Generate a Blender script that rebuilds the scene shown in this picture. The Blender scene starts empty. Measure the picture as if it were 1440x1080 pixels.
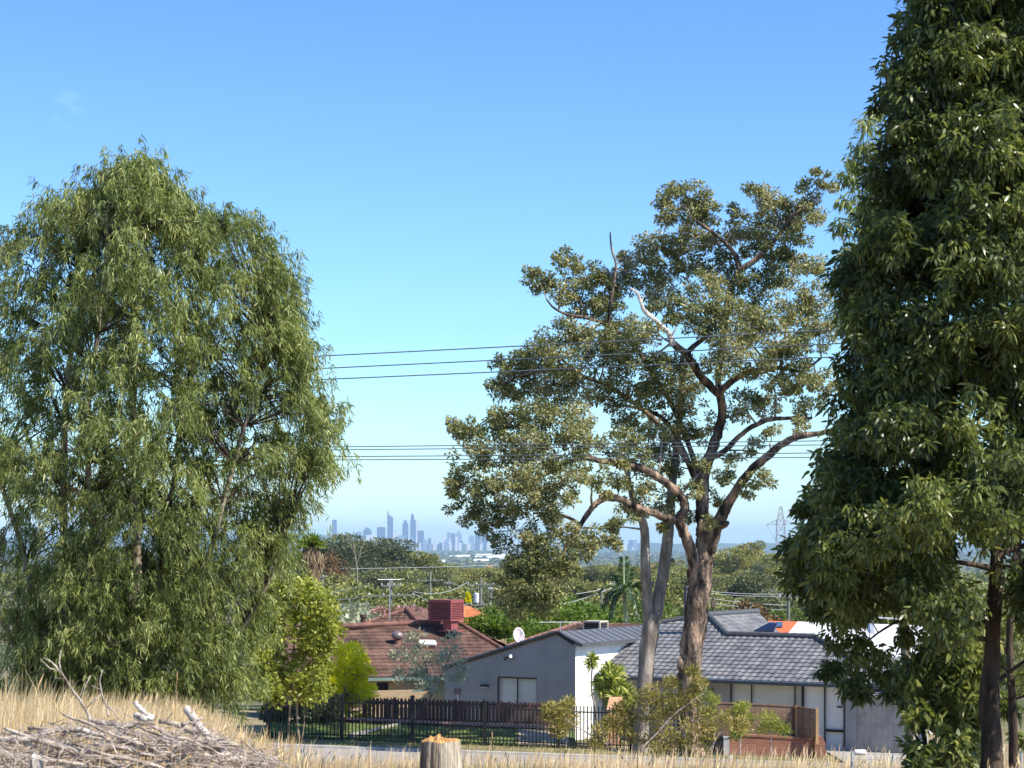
import bpy, bmesh, math, random
import numpy as np
from mathutils import Vector, Matrix
random.seed(7); rng = np.random.default_rng(11)
R = math.radians
scene = bpy.context.scene
COL = scene.collection

# ------------------------------------------------------------------ camera, sky, sun, exposure
CZ = 10.0; FP = 3000.0; HY = 766.0      # camera height, focal length in photo pixels, horizon row
cam_d = bpy.data.cameras.new("camera"); cam = bpy.data.objects.new("camera", cam_d); COL.objects.link(cam)
cam.location = (0, 0, CZ); cam.rotation_euler = (R(90), 0, 0)
cam_d.sensor_width = 36; cam_d.lens = 36 * FP / 1440
cam_d.shift_y = (HY - 540) / 1440
cam_d.clip_start = 0.1; cam_d.clip_end = 90000
cam_d.dof.use_dof = True; cam_d.dof.focus_distance = 70; cam_d.dof.aperture_fstop = 11
scene.camera = cam
scene.render.resolution_x = 1024; scene.render.resolution_y = 768

SUN_EL = R(47); SUN_AZ = R(118.5)          # azimuth clockwise from +Y
sdir = Vector((math.sin(SUN_AZ) * math.cos(SUN_EL), math.cos(SUN_AZ) * math.cos(SUN_EL), math.sin(SUN_EL)))
world = bpy.data.worlds.new("World"); scene.world = world; world.use_nodes = True
wn = world.node_tree.nodes; wl = world.node_tree.links; wn.clear()
sky = wn.new('ShaderNodeTexSky'); sky.sky_type = 'NISHITA'; sky.sun_disc = False
sky.sun_elevation = SUN_EL; sky.sun_rotation = SUN_AZ; sky.altitude = 50; sky.air_density = 1.0; sky.dust_density = 0.3; sky.ozone_density = 2.5
tint = wn.new('ShaderNodeMix'); tint.data_type = 'RGBA'; tint.blend_type = 'MULTIPLY'; tint.inputs[0].default_value = 1.0
tint.inputs[7].default_value = (0.385, 0.48, 0.58, 1)
gam = wn.new('ShaderNodeHueSaturation'); gam.inputs['Saturation'].default_value = 1.0
bg = wn.new('ShaderNodeBackground'); bg.inputs[1].default_value = 0.12
wo = wn.new('ShaderNodeOutputWorld')
pw = wn.new('ShaderNodeGamma'); pw.inputs['Gamma'].default_value = 1.4
wl.new(sky.outputs[0], pw.inputs[0]); wl.new(pw.outputs[0], tint.inputs[6]); wl.new(tint.outputs[2], gam.inputs['Color'])
# one faint wisp of cloud, high on the left, as a soft spot in the sky's direction
tc = wn.new('ShaderNodeTexCoord'); mp = wn.new('ShaderNodeMapping'); mp.inputs['Scale'].default_value = (60, 60, 130); mp.inputs['Rotation'].default_value = (0, .5, 0)
nz = wn.new('ShaderNodeTexNoise'); nz.inputs['Scale'].default_value = 2.2; nz.inputs['Detail'].default_value = 3
cd = Vector(((95 - 720) / FP, 1, (HY - 152) / FP)).normalized()
dst = wn.new('ShaderNodeVectorMath'); dst.operation = 'DISTANCE'; dst.inputs[1].default_value = cd
mr = wn.new('ShaderNodeMapRange'); mr.inputs[1].default_value = 0.0; mr.inputs[2].default_value = 0.010; mr.inputs[3].default_value = 1; mr.inputs[4].default_value = 0
mu = wn.new('ShaderNodeMath'); mu.operation = 'MULTIPLY'
nr = wn.new('ShaderNodeMapRange'); nr.inputs[1].default_value = .42; nr.inputs[2].default_value = .72
mu2 = wn.new('ShaderNodeMath'); mu2.operation = 'MULTIPLY'; mu2.inputs[1].default_value = 0.11
cm = wn.new('ShaderNodeMix'); cm.data_type = 'RGBA'; cm.inputs[7].default_value = (9, 9.5, 10, 1)
wl.new(tc.outputs['Generated'], dst.inputs[0]); wl.new(dst.outputs['Value'], mr.inputs[0])
wl.new(tc.outputs['Generated'], mp.inputs[0]); wl.new(mp.outputs[0], nz.inputs[0])
wl.new(mr.outputs[0], mu.inputs[0]); wl.new(nz.outputs[0], nr.inputs[0]); wl.new(nr.outputs[0], mu.inputs[1]); wl.new(mu.outputs[0], mu2.inputs[0])
wl.new(mu2.outputs[0], cm.inputs[0]); wl.new(gam.outputs[0], cm.inputs[6])
wl.new(cm.outputs[2], bg.inputs[0]); wl.new(bg.outputs[0], wo.inputs[0])

sl = bpy.data.lights.new("sun", 'SUN'); sl.energy = 4.9; sl.angle = R(0.5); sl.color = (1.0, 0.93, 0.80)
so = bpy.data.objects.new("sun", sl); COL.objects.link(so)
so.rotation_euler = sdir.to_track_quat('Z', 'Y').to_euler(); so.location = (30, -20, 60)
scene.view_settings.view_transform = 'Standard'; scene.view_settings.look = 'None'
scene.view_settings.exposure = 0.7; scene.view_settings.gamma = 1
scene.render.engine = 'CYCLES'
scene.cycles.max_bounces = 8; scene.cycles.volume_bounces = 2; scene.cycles.transparent_max_bounces = 8

# ------------------------------------------------------------------ helpers
def P(px, py, Y):
    return Vector(((px - 720) * Y / FP, Y, CZ + (HY - py) * Y / FP))
def ray(px, py):
    return Vector(((px - 720) / FP, 1.0, (HY - py) / FP))
def hit(px, py, p0, n):                  # pixel ray meets plane
    d = ray(px, py); c = Vector((0, 0, CZ)); t = (p0 - c).dot(n) / d.dot(n)
    return c + d * t
def hitv(px, p0, d2, z):                 # column px meets the vertical plane p0 + s*d2, at height z
    n = Vector((d2[1], -d2[0], 0)); p = hit(px, HY, p0, n); p.z = z; return p

def lerp_tab(tab, v):
    if v <= tab[0][0]: return tab[0][1]
    for (a, b), (c, d) in zip(tab, tab[1:]):
        if v <= c: return b + (d - b) * (v - a) / (c - a)
    return tab[-1][1]
PROF = [(-60, 9.2), (0, 8.45), (14, 8.12), (18, 7.98), (24, 7.45), (32, 6.5), (45, 4.95), (60, 3.2), (66, 2.85), (78, 2.8), (82, 2.45), (90, 2.25), (100, 1.8),
        (130, -0.6), (200, -5), (400, -9), (1000, -15), (2500, -38), (5000, -50), (90000, -50)]
def sm(a, b, v):
    t = min(1, max(0, (v - a) / (b - a))); return t * t * (3 - 2 * t)
def gz(x, y):
    z = lerp_tab(PROF, y)
    z += -0.035 * max(-40, min(40, x)) * sm(45, 62, y) * (1 - sm(100, 160, y))
    left = sm(0.085, 0.165, -x / max(y, 8))
    z += left * 0.38 * sm(4, 12, y) * (1 - sm(20, 60, y)) + left * 0.45 * sm(20, 30, y) * (1 - sm(40, 62, y))
    z += 0.26 * math.exp(-((x + 3.2) / 0.8) ** 2 - ((y - 13.8) / 1.1) ** 2) + (.03 * math.sin(x * 9 + y * 5) * math.sin(y * 7 - x * 4) if y < 22 else 0)
    z += 0.20 * math.exp(-((x + 2.15) / 0.55) ** 2 - ((y - 12.6) / 0.9) ** 2)
    if y < 62: z += 0.04 * math.sin(x * 2.1 + y) * math.sin(y * 1.3 - x * 0.7) * sm(62, 50, y)
    if y > 110: z += sm(110, 400, y) * 1.5 * math.sin(x * 0.021 + 1) * math.sin(y * 0.013) * (1 - sm(1500, 4000, y))
    return z

def tag(o, label=None, cat=None, group=None, kind=None):
    if label: o['label'] = label
    if cat: o['category'] = cat
    if group: o['group'] = group
    if kind: o['kind'] = kind
    return o
def empty(name, loc, label=None, cat=None, group=None):
    o = bpy.data.objects.new(name, None); COL.objects.link(o); o.location = loc; o.empty_display_size = 0.2
    return tag(o, label, cat, group)

def link_mesh(name, me, mat, parent):
    if mat is not None: me.materials.append(mat)
    o = bpy.data.objects.new(name, me); COL.objects.link(o)
    if parent is not None: o.parent = parent
    return o
def origin_of(parent):
    v = Vector((0, 0, 0))
    while parent is not None: v += parent.location; parent = parent.parent
    return v

class MB:
    def __init__(s): s.v = []; s.f = []
    def add(s, vs, fs):
        k = len(s.v); s.v += [Vector(v) for v in vs]; s.f += [tuple(i + k for i in f) for f in fs]
    def box(s, a, b, M=None):
        (x0, y0, z0), (x1, y1, z1) = a, b
        vs = [Vector(p) for p in [(x0,y0,z0),(x1,y0,z0),(x1,y1,z0),(x0,y1,z0),(x0,y0,z1),(x1,y0,z1),(x1,y1,z1),(x0,y1,z1)]]
        if M is not None: vs = [M @ v for v in vs]
        s.add(vs, [(0,3,2,1),(4,5,6,7),(0,1,5,4),(1,2,6,5),(2,3,7,6),(3,0,4,7)])
    def tube(s, pts, rad, n=8, cap=True, wob=0.0):
        pts = [Vector(p) for p in pts]; m = len(pts)
        if not hasattr(rad, '__len__'): rad = [rad] * m
        rings = []; u = None
        for i, p in enumerate(pts):
            t = (pts[min(i + 1, m - 1)] - pts[max(i - 1, 0)])
            t = t.normalized() if t.length > 1e-9 else Vector((0, 0, 1))
            if u is None: u = t.orthogonal().normalized()
            u = (u - t * u.dot(t)); u = u.normalized() if u.length > 1e-6 else t.orthogonal().normalized()
            w = t.cross(u)
            rings.append([p + (u * math.cos(2*math.pi*k/n) + w * math.sin(2*math.pi*k/n)) * rad[i] * (1 + wob * math.sin(k * 2.4 + i * 0.9) + wob * random.uniform(-1, 1)) for k in range(n)])
        vs = [v for r in rings for v in r]; fs = []
        for i in range(m - 1):
            for k in range(n): fs.append((i*n+k, i*n+(k+1)%n, (i+1)*n+(k+1)%n, (i+1)*n+k))
        if cap: fs.append(tuple(range(n - 1, -1, -1))); fs.append(tuple((m-1)*n+k for k in range(n)))
        s.add(vs, fs)
    def bar(s, a, b, w, h=None):          # square bar from a to b
        a = Vector(a); b = Vector(b); h = h or w; t = (b - a).normalized()
        up = Vector((0, 0, 1)) if abs(t.z) < 0.95 else Vector((0, 1, 0))
        u = t.cross(up).normalized() * w / 2; v = u.normalized().cross(t) * h / 2
        s.add([a-u-v, a+u-v, a+u+v, a-u+v, b-u-v, b+u-v, b+u+v, b-u+v], [(0,1,2,3),(7,6,5,4),(0,4,5,1),(1,5,6,2),(2,6,7,3),(3,7,4,0)])
    def prism(s, poly, d):                # planar polygon extruded by vector d
        d = Vector(d); n = len(poly); poly = [Vector(p) for p in poly]
        s.add(poly + [p + d for p in poly], [tuple(range(n)), tuple(range(2*n-1, n-1, -1))] + [(i, i+n, (i+1)%n+n, (i+1)%n) for i in range(n)])
    def lathe(s, prof, c, n=16):
        c = Vector(c); vs = []; fs = []
        for r, z in prof:
            for k in range(n): vs.append(c + Vector((r*math.cos(2*math.pi*k/n), r*math.sin(2*math.pi*k/n), z)))
        for i in range(len(prof)-1):
            for k in range(n): fs.append((i*n+k, i*n+(k+1)%n, (i+1)*n+(k+1)%n, (i+1)*n+k))
        fs.append(tuple(range(n-1,-1,-1))); fs.append(tuple((len(prof)-1)*n+k for k in range(n)))
        s.add(vs, fs)
    def build(s, name, mat, parent=None, smooth=False, label=None):
        o0 = origin_of(parent)
        me = bpy.data.meshes.new(name); me.from_pydata([tuple(v - o0) for v in s.v], [], s.f)
        bm = bmesh.new(); bm.from_mesh(me); bmesh.ops.recalc_face_normals(bm, faces=bm.faces); bm.to_mesh(me); bm.free()
        if smooth: me.polygons.foreach_set('use_smooth', [True] * len(me.polygons))
        o = link_mesh(name, me, mat, parent)
        if label: o['label'] = label
        return o

def norm(a): return a / np.maximum(np.linalg.norm(a, axis=1, keepdims=True), 1e-9)
def np_mesh(name, V, F, mat, parent, tint=None):
    """V (n,3) world; F list of (m,k) index arrays"""
    o0 = np.array(origin_of(parent)); me = bpy.data.meshes.new(name)
    me.vertices.add(len(V)); me.vertices.foreach_set('co', (V - o0).astype(np.float32).ravel())
    tot = np.concatenate([np.full(len(f), f.shape[1]) for f in F]); idx = np.concatenate([f.ravel() for f in F])
    me.loops.add(len(idx)); me.loops.foreach_set('vertex_index', idx.astype(np.int32))
    me.polygons.add(len(tot)); st = np.concatenate([[0], np.cumsum(tot)[:-1]])
    me.polygons.foreach_set('loop_start', st.astype(np.int32)); me.polygons.foreach_set('loop_total', tot.astype(np.int32))
    if tint is not None:
        at = me.attributes.new('tint', 'FLOAT', 'POINT'); at.data.foreach_set('value', tint.astype(np.float32))
    me.update(calc_edges=True)
    return link_mesh(name, me, mat, parent)
def leaves(name, B, D, L, W, mat, parent, tint=None, near=False, curl=0.15):
    n = len(B); D = norm(D); S = norm(np.cross(D, rng.normal(size=(n, 3)))); N = np.cross(S, D)
    L = np.broadcast_to(np.asarray(L, float), (n,))[:, None]; W = np.broadcast_to(np.asarray(W, float), (n,))[:, None]
    if tint is None: tint = rng.random(n)
    down = np.array([0, 0, -1.0])
    if near:
        a = B; bL = B + D*L*.28 + S*W*.45 + N*L*curl*.3; bR = B + D*L*.28 - S*W*.45 + N*L*curl*.3
        cL = B + D*L*.66 + S*W*.38 + N*L*curl*.3 + down*L*.05; cR = B + D*L*.66 - S*W*.38 + N*L*curl*.3 + down*L*.05
        e = B + D*L + down*L*.16
        V = np.stack([a, bL, cL, e, cR, bR], 1).reshape(-1, 3); k = np.arange(n)[:, None] * 6
        F = [k + np.array([[0, 5, 1]]), k + np.array([[1, 5, 4, 2]]), k + np.array([[2, 4, 3]])]
        T = np.repeat(tint, 6)
    else:
        V = np.stack([B, B + D*L*.45 + S*W*.5 + N*L*curl, B + D*L, B + D*L*.45 - S*W*.5 + N*L*curl], 1).reshape(-1, 3)
        F = [np.arange(n)[:, None] * 4 + np.array([[0, 1, 2, 3]])]; T = np.repeat(tint, 4)
    return np_mesh(name, V, F, mat, parent, T)

# ------------------------------------------------------------------ materials
def new_mat(name):
    m = bpy.data.materials.new(name); m.use_nodes = True; n = m.node_tree.nodes; n.clear()
    b = n.new('ShaderNodeBsdfPrincipled'); o = n.new('ShaderNodeOutputMaterial'); m.node_tree.links.new(b.outputs[0], o.inputs[0])
    return m, n, m.node_tree.links, b, o
def surf(name, c1, c2=None, scale=3.0, rough=0.8, bump=0.15, stretch=(1, 1, 1), detail=6, metal=0.0, contrast=(0.35, 0.65), bdist=0.02, c3=None, spec=0.3):
    m, n, l, b, o = new_mat(name); c2 = c2 or tuple(x * 0.75 for x in c1)
    t = n.new('ShaderNodeTexCoord'); mp = n.new('ShaderNodeMapping'); mp.inputs['Scale'].default_value = stretch
    z = n.new('ShaderNodeTexNoise'); z.inputs['Scale'].default_value = scale; z.inputs['Detail'].default_value = detail; z.inputs['Roughness'].default_value = 0.62
    r = n.new('ShaderNodeValToRGB'); r.color_ramp.elements[0].position = contrast[0]; r.color_ramp.elements[1].position = contrast[1]
    r.color_ramp.elements[0].color = (*c2, 1); r.color_ramp.elements[1].color = (*c1, 1)
    if c3: e = r.color_ramp.elements.new((contrast[0] + contrast[1]) / 2); e.color = (*c3, 1)
    l.new(t.outputs['Object'], mp.inputs[0]); l.new(mp.outputs[0], z.inputs[0]); l.new(z.outputs[0], r.inputs[0]); l.new(r.outputs[0], b.inputs['Base Color'])
    b.inputs['Roughness'].default_value = rough; b.inputs['Metallic'].default_value = metal; b.inputs['Specular IOR Level'].default_value = spec
    if bump:
        bp = n.new('ShaderNodeBump'); bp.inputs['Strength'].default_value = bump; bp.inputs['Distance'].default_value = bdist
        z2 = n.new('ShaderNodeTexNoise'); z2.inputs['Scale'].default_value = scale * 5; z2.inputs['Detail'].default_value = 4
        l.new(mp.outputs[0], z2.inputs[0]); l.new(z2.outputs[0], bp.inputs['Height']); l.new(bp.outputs[0], b.inputs['Normal'])
    return m
def leafmat(name, cs, rough=0.45, trans=0.3, spec=0.35, nscale=0.5):
    """cs: three colours dark..light, picked per leaf by the tint attribute"""
    m, n, l, b, o = new_mat(name)
    a = n.new('ShaderNodeAttribute'); a.attribute_name = 'tint'
    r = n.new('ShaderNodeValToRGB'); r.color_ramp.elements[0].color = (*cs[0], 1); r.color_ramp.elements[1].color = (*cs[-1], 1)
    for i, c in enumerate(cs[1:-1]): e = r.color_ramp.elements.new((i + 1) / (len(cs) - 1)); e.color = (*c, 1)
    l.new(a.outputs['Fac'], r.inputs[0]); l.new(r.outputs[0], b.inputs['Base Color'])
    b.inputs['Roughness'].default_value = rough; b.inputs['Specular IOR Level'].default_value = spec
    tr = n.new('ShaderNodeBsdfTranslucent'); hs = n.new('ShaderNodeHueSaturation'); hs.inputs['Hue'].default_value = 0.485; hs.inputs['Saturation'].default_value = 1.15; hs.inputs['Value'].default_value = 1.4
    l.new(r.outputs[0], hs.inputs['Color']); l.new(hs.outputs[0], tr.inputs[0])
    mx = n.new('ShaderNodeMixShader'); mx.inputs[0].default_value = trans
    l.new(b.outputs[0], mx.inputs[1]); l.new(tr.outputs[0], mx.inputs[2]); l.new(mx.outputs[0], o.inputs[0])
    return m
def brickmat(name, c1, c2, mortar, scale=1.0, bw=0.24, bh=0.086):
    m, n, l, b, o = new_mat(name); t = n.new('ShaderNodeTexCoord')
    sp = n.new('ShaderNodeSeparateXYZ'); cb = n.new('ShaderNodeCombineXYZ'); ad = n.new('ShaderNodeMath'); ad.operation = 'ADD'
    k = n.new('ShaderNodeTexBrick'); k.inputs['Color1'].default_value = (*c1, 1); k.inputs['Color2'].default_value = (*c2, 1); k.inputs['Mortar'].default_value = (*mortar, 1)
    k.inputs['Scale'].default_value = scale; k.inputs['Brick Width'].default_value = bw; k.inputs['Row Height'].default_value = bh; k.inputs['Mortar Size'].default_value = 0.008
    l.new(t.outputs['Object'], sp.inputs[0]); l.new(sp.outputs[0], ad.inputs[0]); l.new(sp.outputs[1], ad.inputs[1]); l.new(ad.outputs[0], cb.inputs[0]); l.new(sp.outputs[2], cb.inputs[1])
    l.new(cb.outputs[0], k.inputs['Vector']); l.new(k.outputs[0], b.inputs['Base Color']); b.inputs['Roughness'].default_value = 0.9
    bp = n.new('ShaderNodeBump'); bp.inputs['Strength'].default_value = 0.3; bp.inputs['Distance'].default_value = 0.01
    l.new(k.outputs[1], bp.inputs['Height']); bp.invert = True; l.new(bp.outputs[0], b.inputs['Normal'])
    return m
def glassmat(name, c, rough=0.08):
    m, n, l, b, o = new_mat(name); b.inputs['Base Color'].default_value = (*c, 1); b.inputs['Roughness'].default_value = rough; b.inputs['Specular IOR Level'].default_value = 0.6
    return m

M = dict(
 bark_grey=surf('bark_grey', (.42,.36,.30), (.12,.10,.08), 4, .9, .8, (1,1,.25), bdist=.04, c3=(.21,.18,.15)),
 bark_brown=surf('bark_brown', (.46,.32,.22), (.030,.022,.018), 3.2, .95, 1.0, (1,1,.24), bdist=.16, c3=(.17,.125,.095), contrast=(.40,.62), detail=9),
 bark_dark=surf('bark_dark', (.12,.085,.06), (.022,.016,.012), 9, .95, .9, (1,1,.2), bdist=.03, c3=(.06,.042,.03)),
 bark_pale=surf('bark_pale', (.42,.36,.28), (.14,.11,.085), 4, .85, .4, (1,1,.4), c3=(.27,.22,.17)),
 dead_wood=surf('dead_wood', (.66,.57,.48), (.12,.085,.06), 11, .85, .7, (1,1,1), c3=(.40,.33,.27), contrast=(.3,.7)),
 dead_white=surf('dead_white', (.72,.67,.61), (.25,.20,.16), 14, .8, .6, c3=(.55,.50,.45)),
 leaf_gum=leafmat('leaf_gum', [(.062,.092,.027), (.145,.190,.052), (.28,.33,.095), (.50,.51,.22)], .45, .36),
 leaf_marri=leafmat('leaf_marri', [(.062,.080,.028), (.165,.185,.062), (.33,.325,.13), (.62,.54,.30)], .45, .25),
 leaf_dark=leafmat('leaf_dark', [(.046,.066,.022), (.115,.150,.044), (.23,.27,.080), (.48,.48,.18)], .32, .42),
 leaf_light=leafmat('leaf_light', [(.14,.17,.025), (.27,.31,.05), (.44,.46,.11)], .45, .3),
 leaf_lime=leafmat('leaf_lime', [(.44,.46,.010), (.76,.74,.02), (.92,.88,.06)], .55, .5),
 leaf_silver=leafmat('leaf_silver', [(.24,.27,.17), (.38,.41,.27), (.55,.57,.40)], .6, .2),
 leaf_ochre=leafmat('leaf_ochre', [(.15,.15,.04), (.30,.27,.07), (.48,.40,.13)], .6, .25),
 leaf_yucca=leafmat('leaf_yucca', [(.10,.17,.03), (.28,.34,.06), (.66,.64,.20)], .4, .25),
 leaf_bright=leafmat('leaf_bright', [(.07,.12,.018), (.13,.20,.03), (.24,.31,.06)], .5, .3),
 leaf_palm=leafmat('leaf_palm', [(.03,.06,.02), (.07,.12,.03), (.13,.18,.05)], .4, .2),
 leaf_skirt=leafmat('leaf_skirt', [(.16,.11,.06), (.30,.22,.13), (.42,.33,.20)], .8, .1),
 leaf_mid=leafmat('leaf_mid', [(.085,.105,.030), (.20,.22,.06), (.40,.39,.14)], .5, .2),
 leaf_mid_olive=leafmat('leaf_mid_olive', [(.13,.14,.030), (.28,.27,.06), (.50,.46,.14)], .5, .2),
 leaf_mid_dark=leafmat('leaf_mid_dark', [(.045,.060,.026), (.10,.12,.05), (.20,.21,.09)], .5, .2),
 leaf_rust=leafmat('leaf_rust', [(.08,.07,.03), (.20,.12,.05), (.32,.19,.08)], .6, .2),
 petal=leafmat('petal', [(.14,.18,.06), (.45,.26,.20), (.75,.50,.50)], .6, .3),
 straw=leafmat('straw', [(.46,.33,.15), (.76,.58,.31), (.90,.77,.50)], .6, .25, .2),
 rust_stem=leafmat('rust_stem', [(.22,.14,.07), (.33,.22,.11), (.45,.32,.18)], .7, .1),
 render_grey=surf('render_grey', (.36,.345,.345), (.31,.297,.298), 1.2, .9, .12, c3=(.34,.327,.326)),
 render_white=surf('render_white', (.80,.80,.80), (.72,.72,.71), 1.2, .85, .1),
 tile_grey=surf('tile_grey', (.25,.248,.25), (.10,.102,.11), 1.9, .68, .3, detail=10, c3=(.17,.172,.182), spec=.4),
 tile_brown=surf('tile_brown', (.215,.125,.092), (.055,.034,.027), 1.3, .85, .3, c3=(.12,.068,.051), detail=10, contrast=(.32,.68)),
 cap_brown=surf('cap_brown', (.27,.13,.10), (.14,.07,.055), 3, .8, .3),
 cap_grey=surf('cap_grey', (.10,.104,.115), (.07,.072,.08), 3, .6, .3),
 metal_roof=surf('metal_roof', (.13,.14,.16), (.10,.108,.125), 1, .5, .05, metal=.0),
 orange_roof=surf('orange_roof', (.62,.21,.075), (.48,.15,.055), 2, .8, .2),
 red_roof=surf('red_roof', (.66,.17,.06), (.50,.12,.045), 2, .8, .2),
 white_roof=surf('white_roof', (.80,.81,.82), (.70,.71,.72), .8, .5, .05),
 iron=surf('iron', (.018,.018,.02), (.012,.012,.013), 8, .45, .05),
 timber_brown=surf('timber_brown', (.16,.075,.052), (.07,.036,.026), 6, .85, .3, (1,1,.3)),
 timber_lattice=surf('timber_lattice', (.26,.165,.10), (.15,.09,.055), 6, .85, .3),
 timber_post=surf('timber_post', (.48,.31,.15), (.34,.20,.10), 8, .8, .3, (1,1,.2)),
 brick_red=brickmat('brick_red', (.29,.115,.07), (.21,.08,.05), (.30,.18,.13)),
 brick_cream=brickmat('brick_cream', (.55,.40,.24), (.47,.32,.18), (.5,.42,.3)),
 brick_orange=brickmat('brick_orange', (.58,.32,.18), (.48,.25,.14), (.5,.38,.28)),
 cooler_red=surf('cooler_red', (.30,.085,.085), (.23,.06,.06), 5, .6, .1),
 cooler_beige=surf('cooler_beige', (.62,.55,.42), (.52,.46,.35), 5, .6, .1),
 vent_grey=surf('vent_grey', (.30,.24,.24), (.20,.15,.15), 8, .45, .1, metal=.4),
 gutter=surf('gutter', (.22,.30,.26), (.15,.21,.19), 4, .45, .05),
 white_paint=surf('white_paint', (.78,.78,.76), (.68,.68,.66), 5, .5, .05),
 frame_dark=surf('frame_dark', (.02,.02,.022), (.015,.015,.016), 5, .4, .02),
 blind=surf('blind', (.66,.65,.60), (.58,.57,.53), .8, .35, .03, (1,1,4)),
 glass_dark=glassmat('glass_dark', (.03,.035,.04)),
 solar=glassmat('solar', (.015,.02,.05), .2),
 asphalt=surf('asphalt', (.37,.335,.295), (.27,.245,.22), 2.0, .9, .4, c3=(.32,.29,.26)),
 concrete=surf('concrete', (.42,.40,.37), (.30,.285,.26), 2.5, .9, .2),
 paving=surf('paving', (.55,.43,.30), (.42,.33,.23), 2.5, .9, .2),
 lawn=surf('lawn', (.17,.23,.06), (.08,.13,.03), 4, .95, .6, c3=(.10,.14,.035), bdist=.05),
 pole_wood=surf('pole_wood', (.24,.25,.20), (.14,.15,.125), 5, .9, .2, (1,1,.2)),
 steel=surf('steel', (.50,.52,.54), (.40,.42,.44), 6, .5, .05, metal=.3),
 cable=surf('cable', (.09,.12,.16), (.035,.04,.05), 5, .6, 0),
 ceramic=surf('ceramic', (.65,.67,.68), (.55,.56,.58), 5, .4, 0),
 dish=surf('dish', (.55,.50,.53), (.47,.43,.46), 5, .5, .02),
 sawn=surf('sawn', (.66,.40,.16), (.36,.19,.07), 30, .9, .6, c3=(.52,.29,.11)),
 stump_side=surf('stump_side', (.60,.52,.40), (.09,.06,.035), 9, .9, 1.0, (1,1,.10), c3=(.32,.27,.20), bdist=.03),
)
def copy_tree(o, parent=None):
    c = o.copy(); COL.objects.link(c)
    if parent is not None: c.parent = parent
    for ch in [q for q in COL.objects if q.parent == o]: copy_tree(ch, c)
    return c
def lmark(px):
    for lim, nm in ((455, 'beside the skirted palm'), (485, 'below the lone slim tower'), (515, 'below the bare white trunk'), (545, 'below the tallest city tower'), (575, 'above the brown tiled gable'), (600, 'below the masted city tower'), (625, 'left of the maroon cooler top'), (655, 'straight above the maroon cooler'), (685, 'above the transformer pole'), (715, 'above the orange roof'), (745, 'above the satellite dish'), (790, 'under the drooping limb'), (850, 'above the beige cooler'), (900, 'behind the small feathery palm'), (950, 'behind the forked gum'), (1000, 'behind the rough trunk'), (1030, 'just right of the rough trunk'), (1065, 'left of the pylon'), (1100, 'below the pylon'), (1140, 'above the green pole'), (1200, 'beside the dark tree'), (2000, 'behind the dark tree')):
        if px < lim: return nm
# ------------------------------------------------------------------ the ground, one sheet to the horizon
def build_ground():
    ys = list(np.arange(-30, 4, 4.0)) + list(np.arange(4, 30, 0.3)) + list(np.arange(30, 96, 1.0)) + list(np.geomspace(96, 44000, 150))
    ss = np.linspace(-1, 1, 181); us = np.sign(ss) * (0.12 * np.abs(ss) + 0.88 * np.abs(ss) ** 2.2)
    V = []
    for y in ys:
        w = 26 + 0.55 * max(y, 0)
        for u in us: V.append((u * w, y, gz(u * w, y)))
    V = np.array(V); nx = len(us); i = np.arange(len(ys) - 1)[:, None] * nx; j = np.arange(nx - 1)[None, :]
    k = (i + j).ravel()[:, None]; F = k + np.array([[0, 1, nx + 1, nx]])
    m, n, l, b, o = new_mat('ground')
    g = n.new('ShaderNodeNewGeometry'); sp = n.new('ShaderNodeSeparateXYZ'); l.new(g.outputs['Position'], sp.inputs[0])
    def ramp(cols, scale, det=8, pos=(.35, .65)):
        z = n.new('ShaderNodeTexNoise'); z.inputs['Scale'].default_value = scale; z.inputs['Detail'].default_value = det; z.inputs['Roughness'].default_value = .65
        l.new(g.outputs['Position'], z.inputs[0]); r = n.new('ShaderNodeValToRGB')
        r.color_ramp.elements[0].position = pos[0]; r.color_ramp.elements[1].position = pos[1]
        r.color_ramp.elements[0].color = (*cols[0], 1); r.color_ramp.elements[1].color = (*cols[-1], 1)
        for q, c in enumerate(cols[1:-1]): e = r.color_ramp.elements.new(pos[0] + (pos[1]-pos[0]) * (q+1)/(len(cols)-1)); e.color = (*c, 1)
        l.new(z.outputs[0], r.inputs[0]); return r
    near = ramp([(.07,.045,.03), (.20,.14,.085), (.42,.31,.17)], 3.5)
    verge = ramp([(.13,.14,.055), (.27,.22,.13), (.36,.29,.18)], 1.1)
    far = ramp([(.05,.07,.03), (.10,.11,.05), (.24,.20,.15)], .02)
    def mixy(a, bb, y0, y1):
        mr = n.new('ShaderNodeMapRange'); mr.inputs[1].default_value = y0; mr.inputs[2].default_value = y1; l.new(sp.outputs[1], mr.inputs[0])
        mx = n.new('ShaderNodeMix'); mx.data_type = 'RGBA'; l.new(mr.outputs[0], mx.inputs[0]); l.new(a, mx.inputs[6]); l.new(bb, mx.inputs[7]); return mx.outputs[2]
    c = mixy(mixy(near.outputs[0], verge.outputs[0], 40, 66), far.outputs[0], 95, 160)
    l.new(c, b.inputs['Base Color']); b.inputs['Roughness'].default_value = .95; b.inputs['Specular IOR Level'].default_value = .1
    z2 = n.new('ShaderNodeTexNoise'); z2.inputs['Scale'].default_value = 9; z2.inputs['Detail'].default_value = 6; l.new(g.outputs['Position'], z2.inputs[0])
    bp = n.new('ShaderNodeBump'); bp.inputs['Strength'].default_value = .7; bp.inputs['Distance'].default_value = .08; l.new(z2.outputs[0], bp.inputs['Height']); l.new(bp.outputs[0], b.inputs['Normal'])
    tag(np_mesh('ground', V, [F], m, None), kind='structure')
build_ground()

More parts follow.
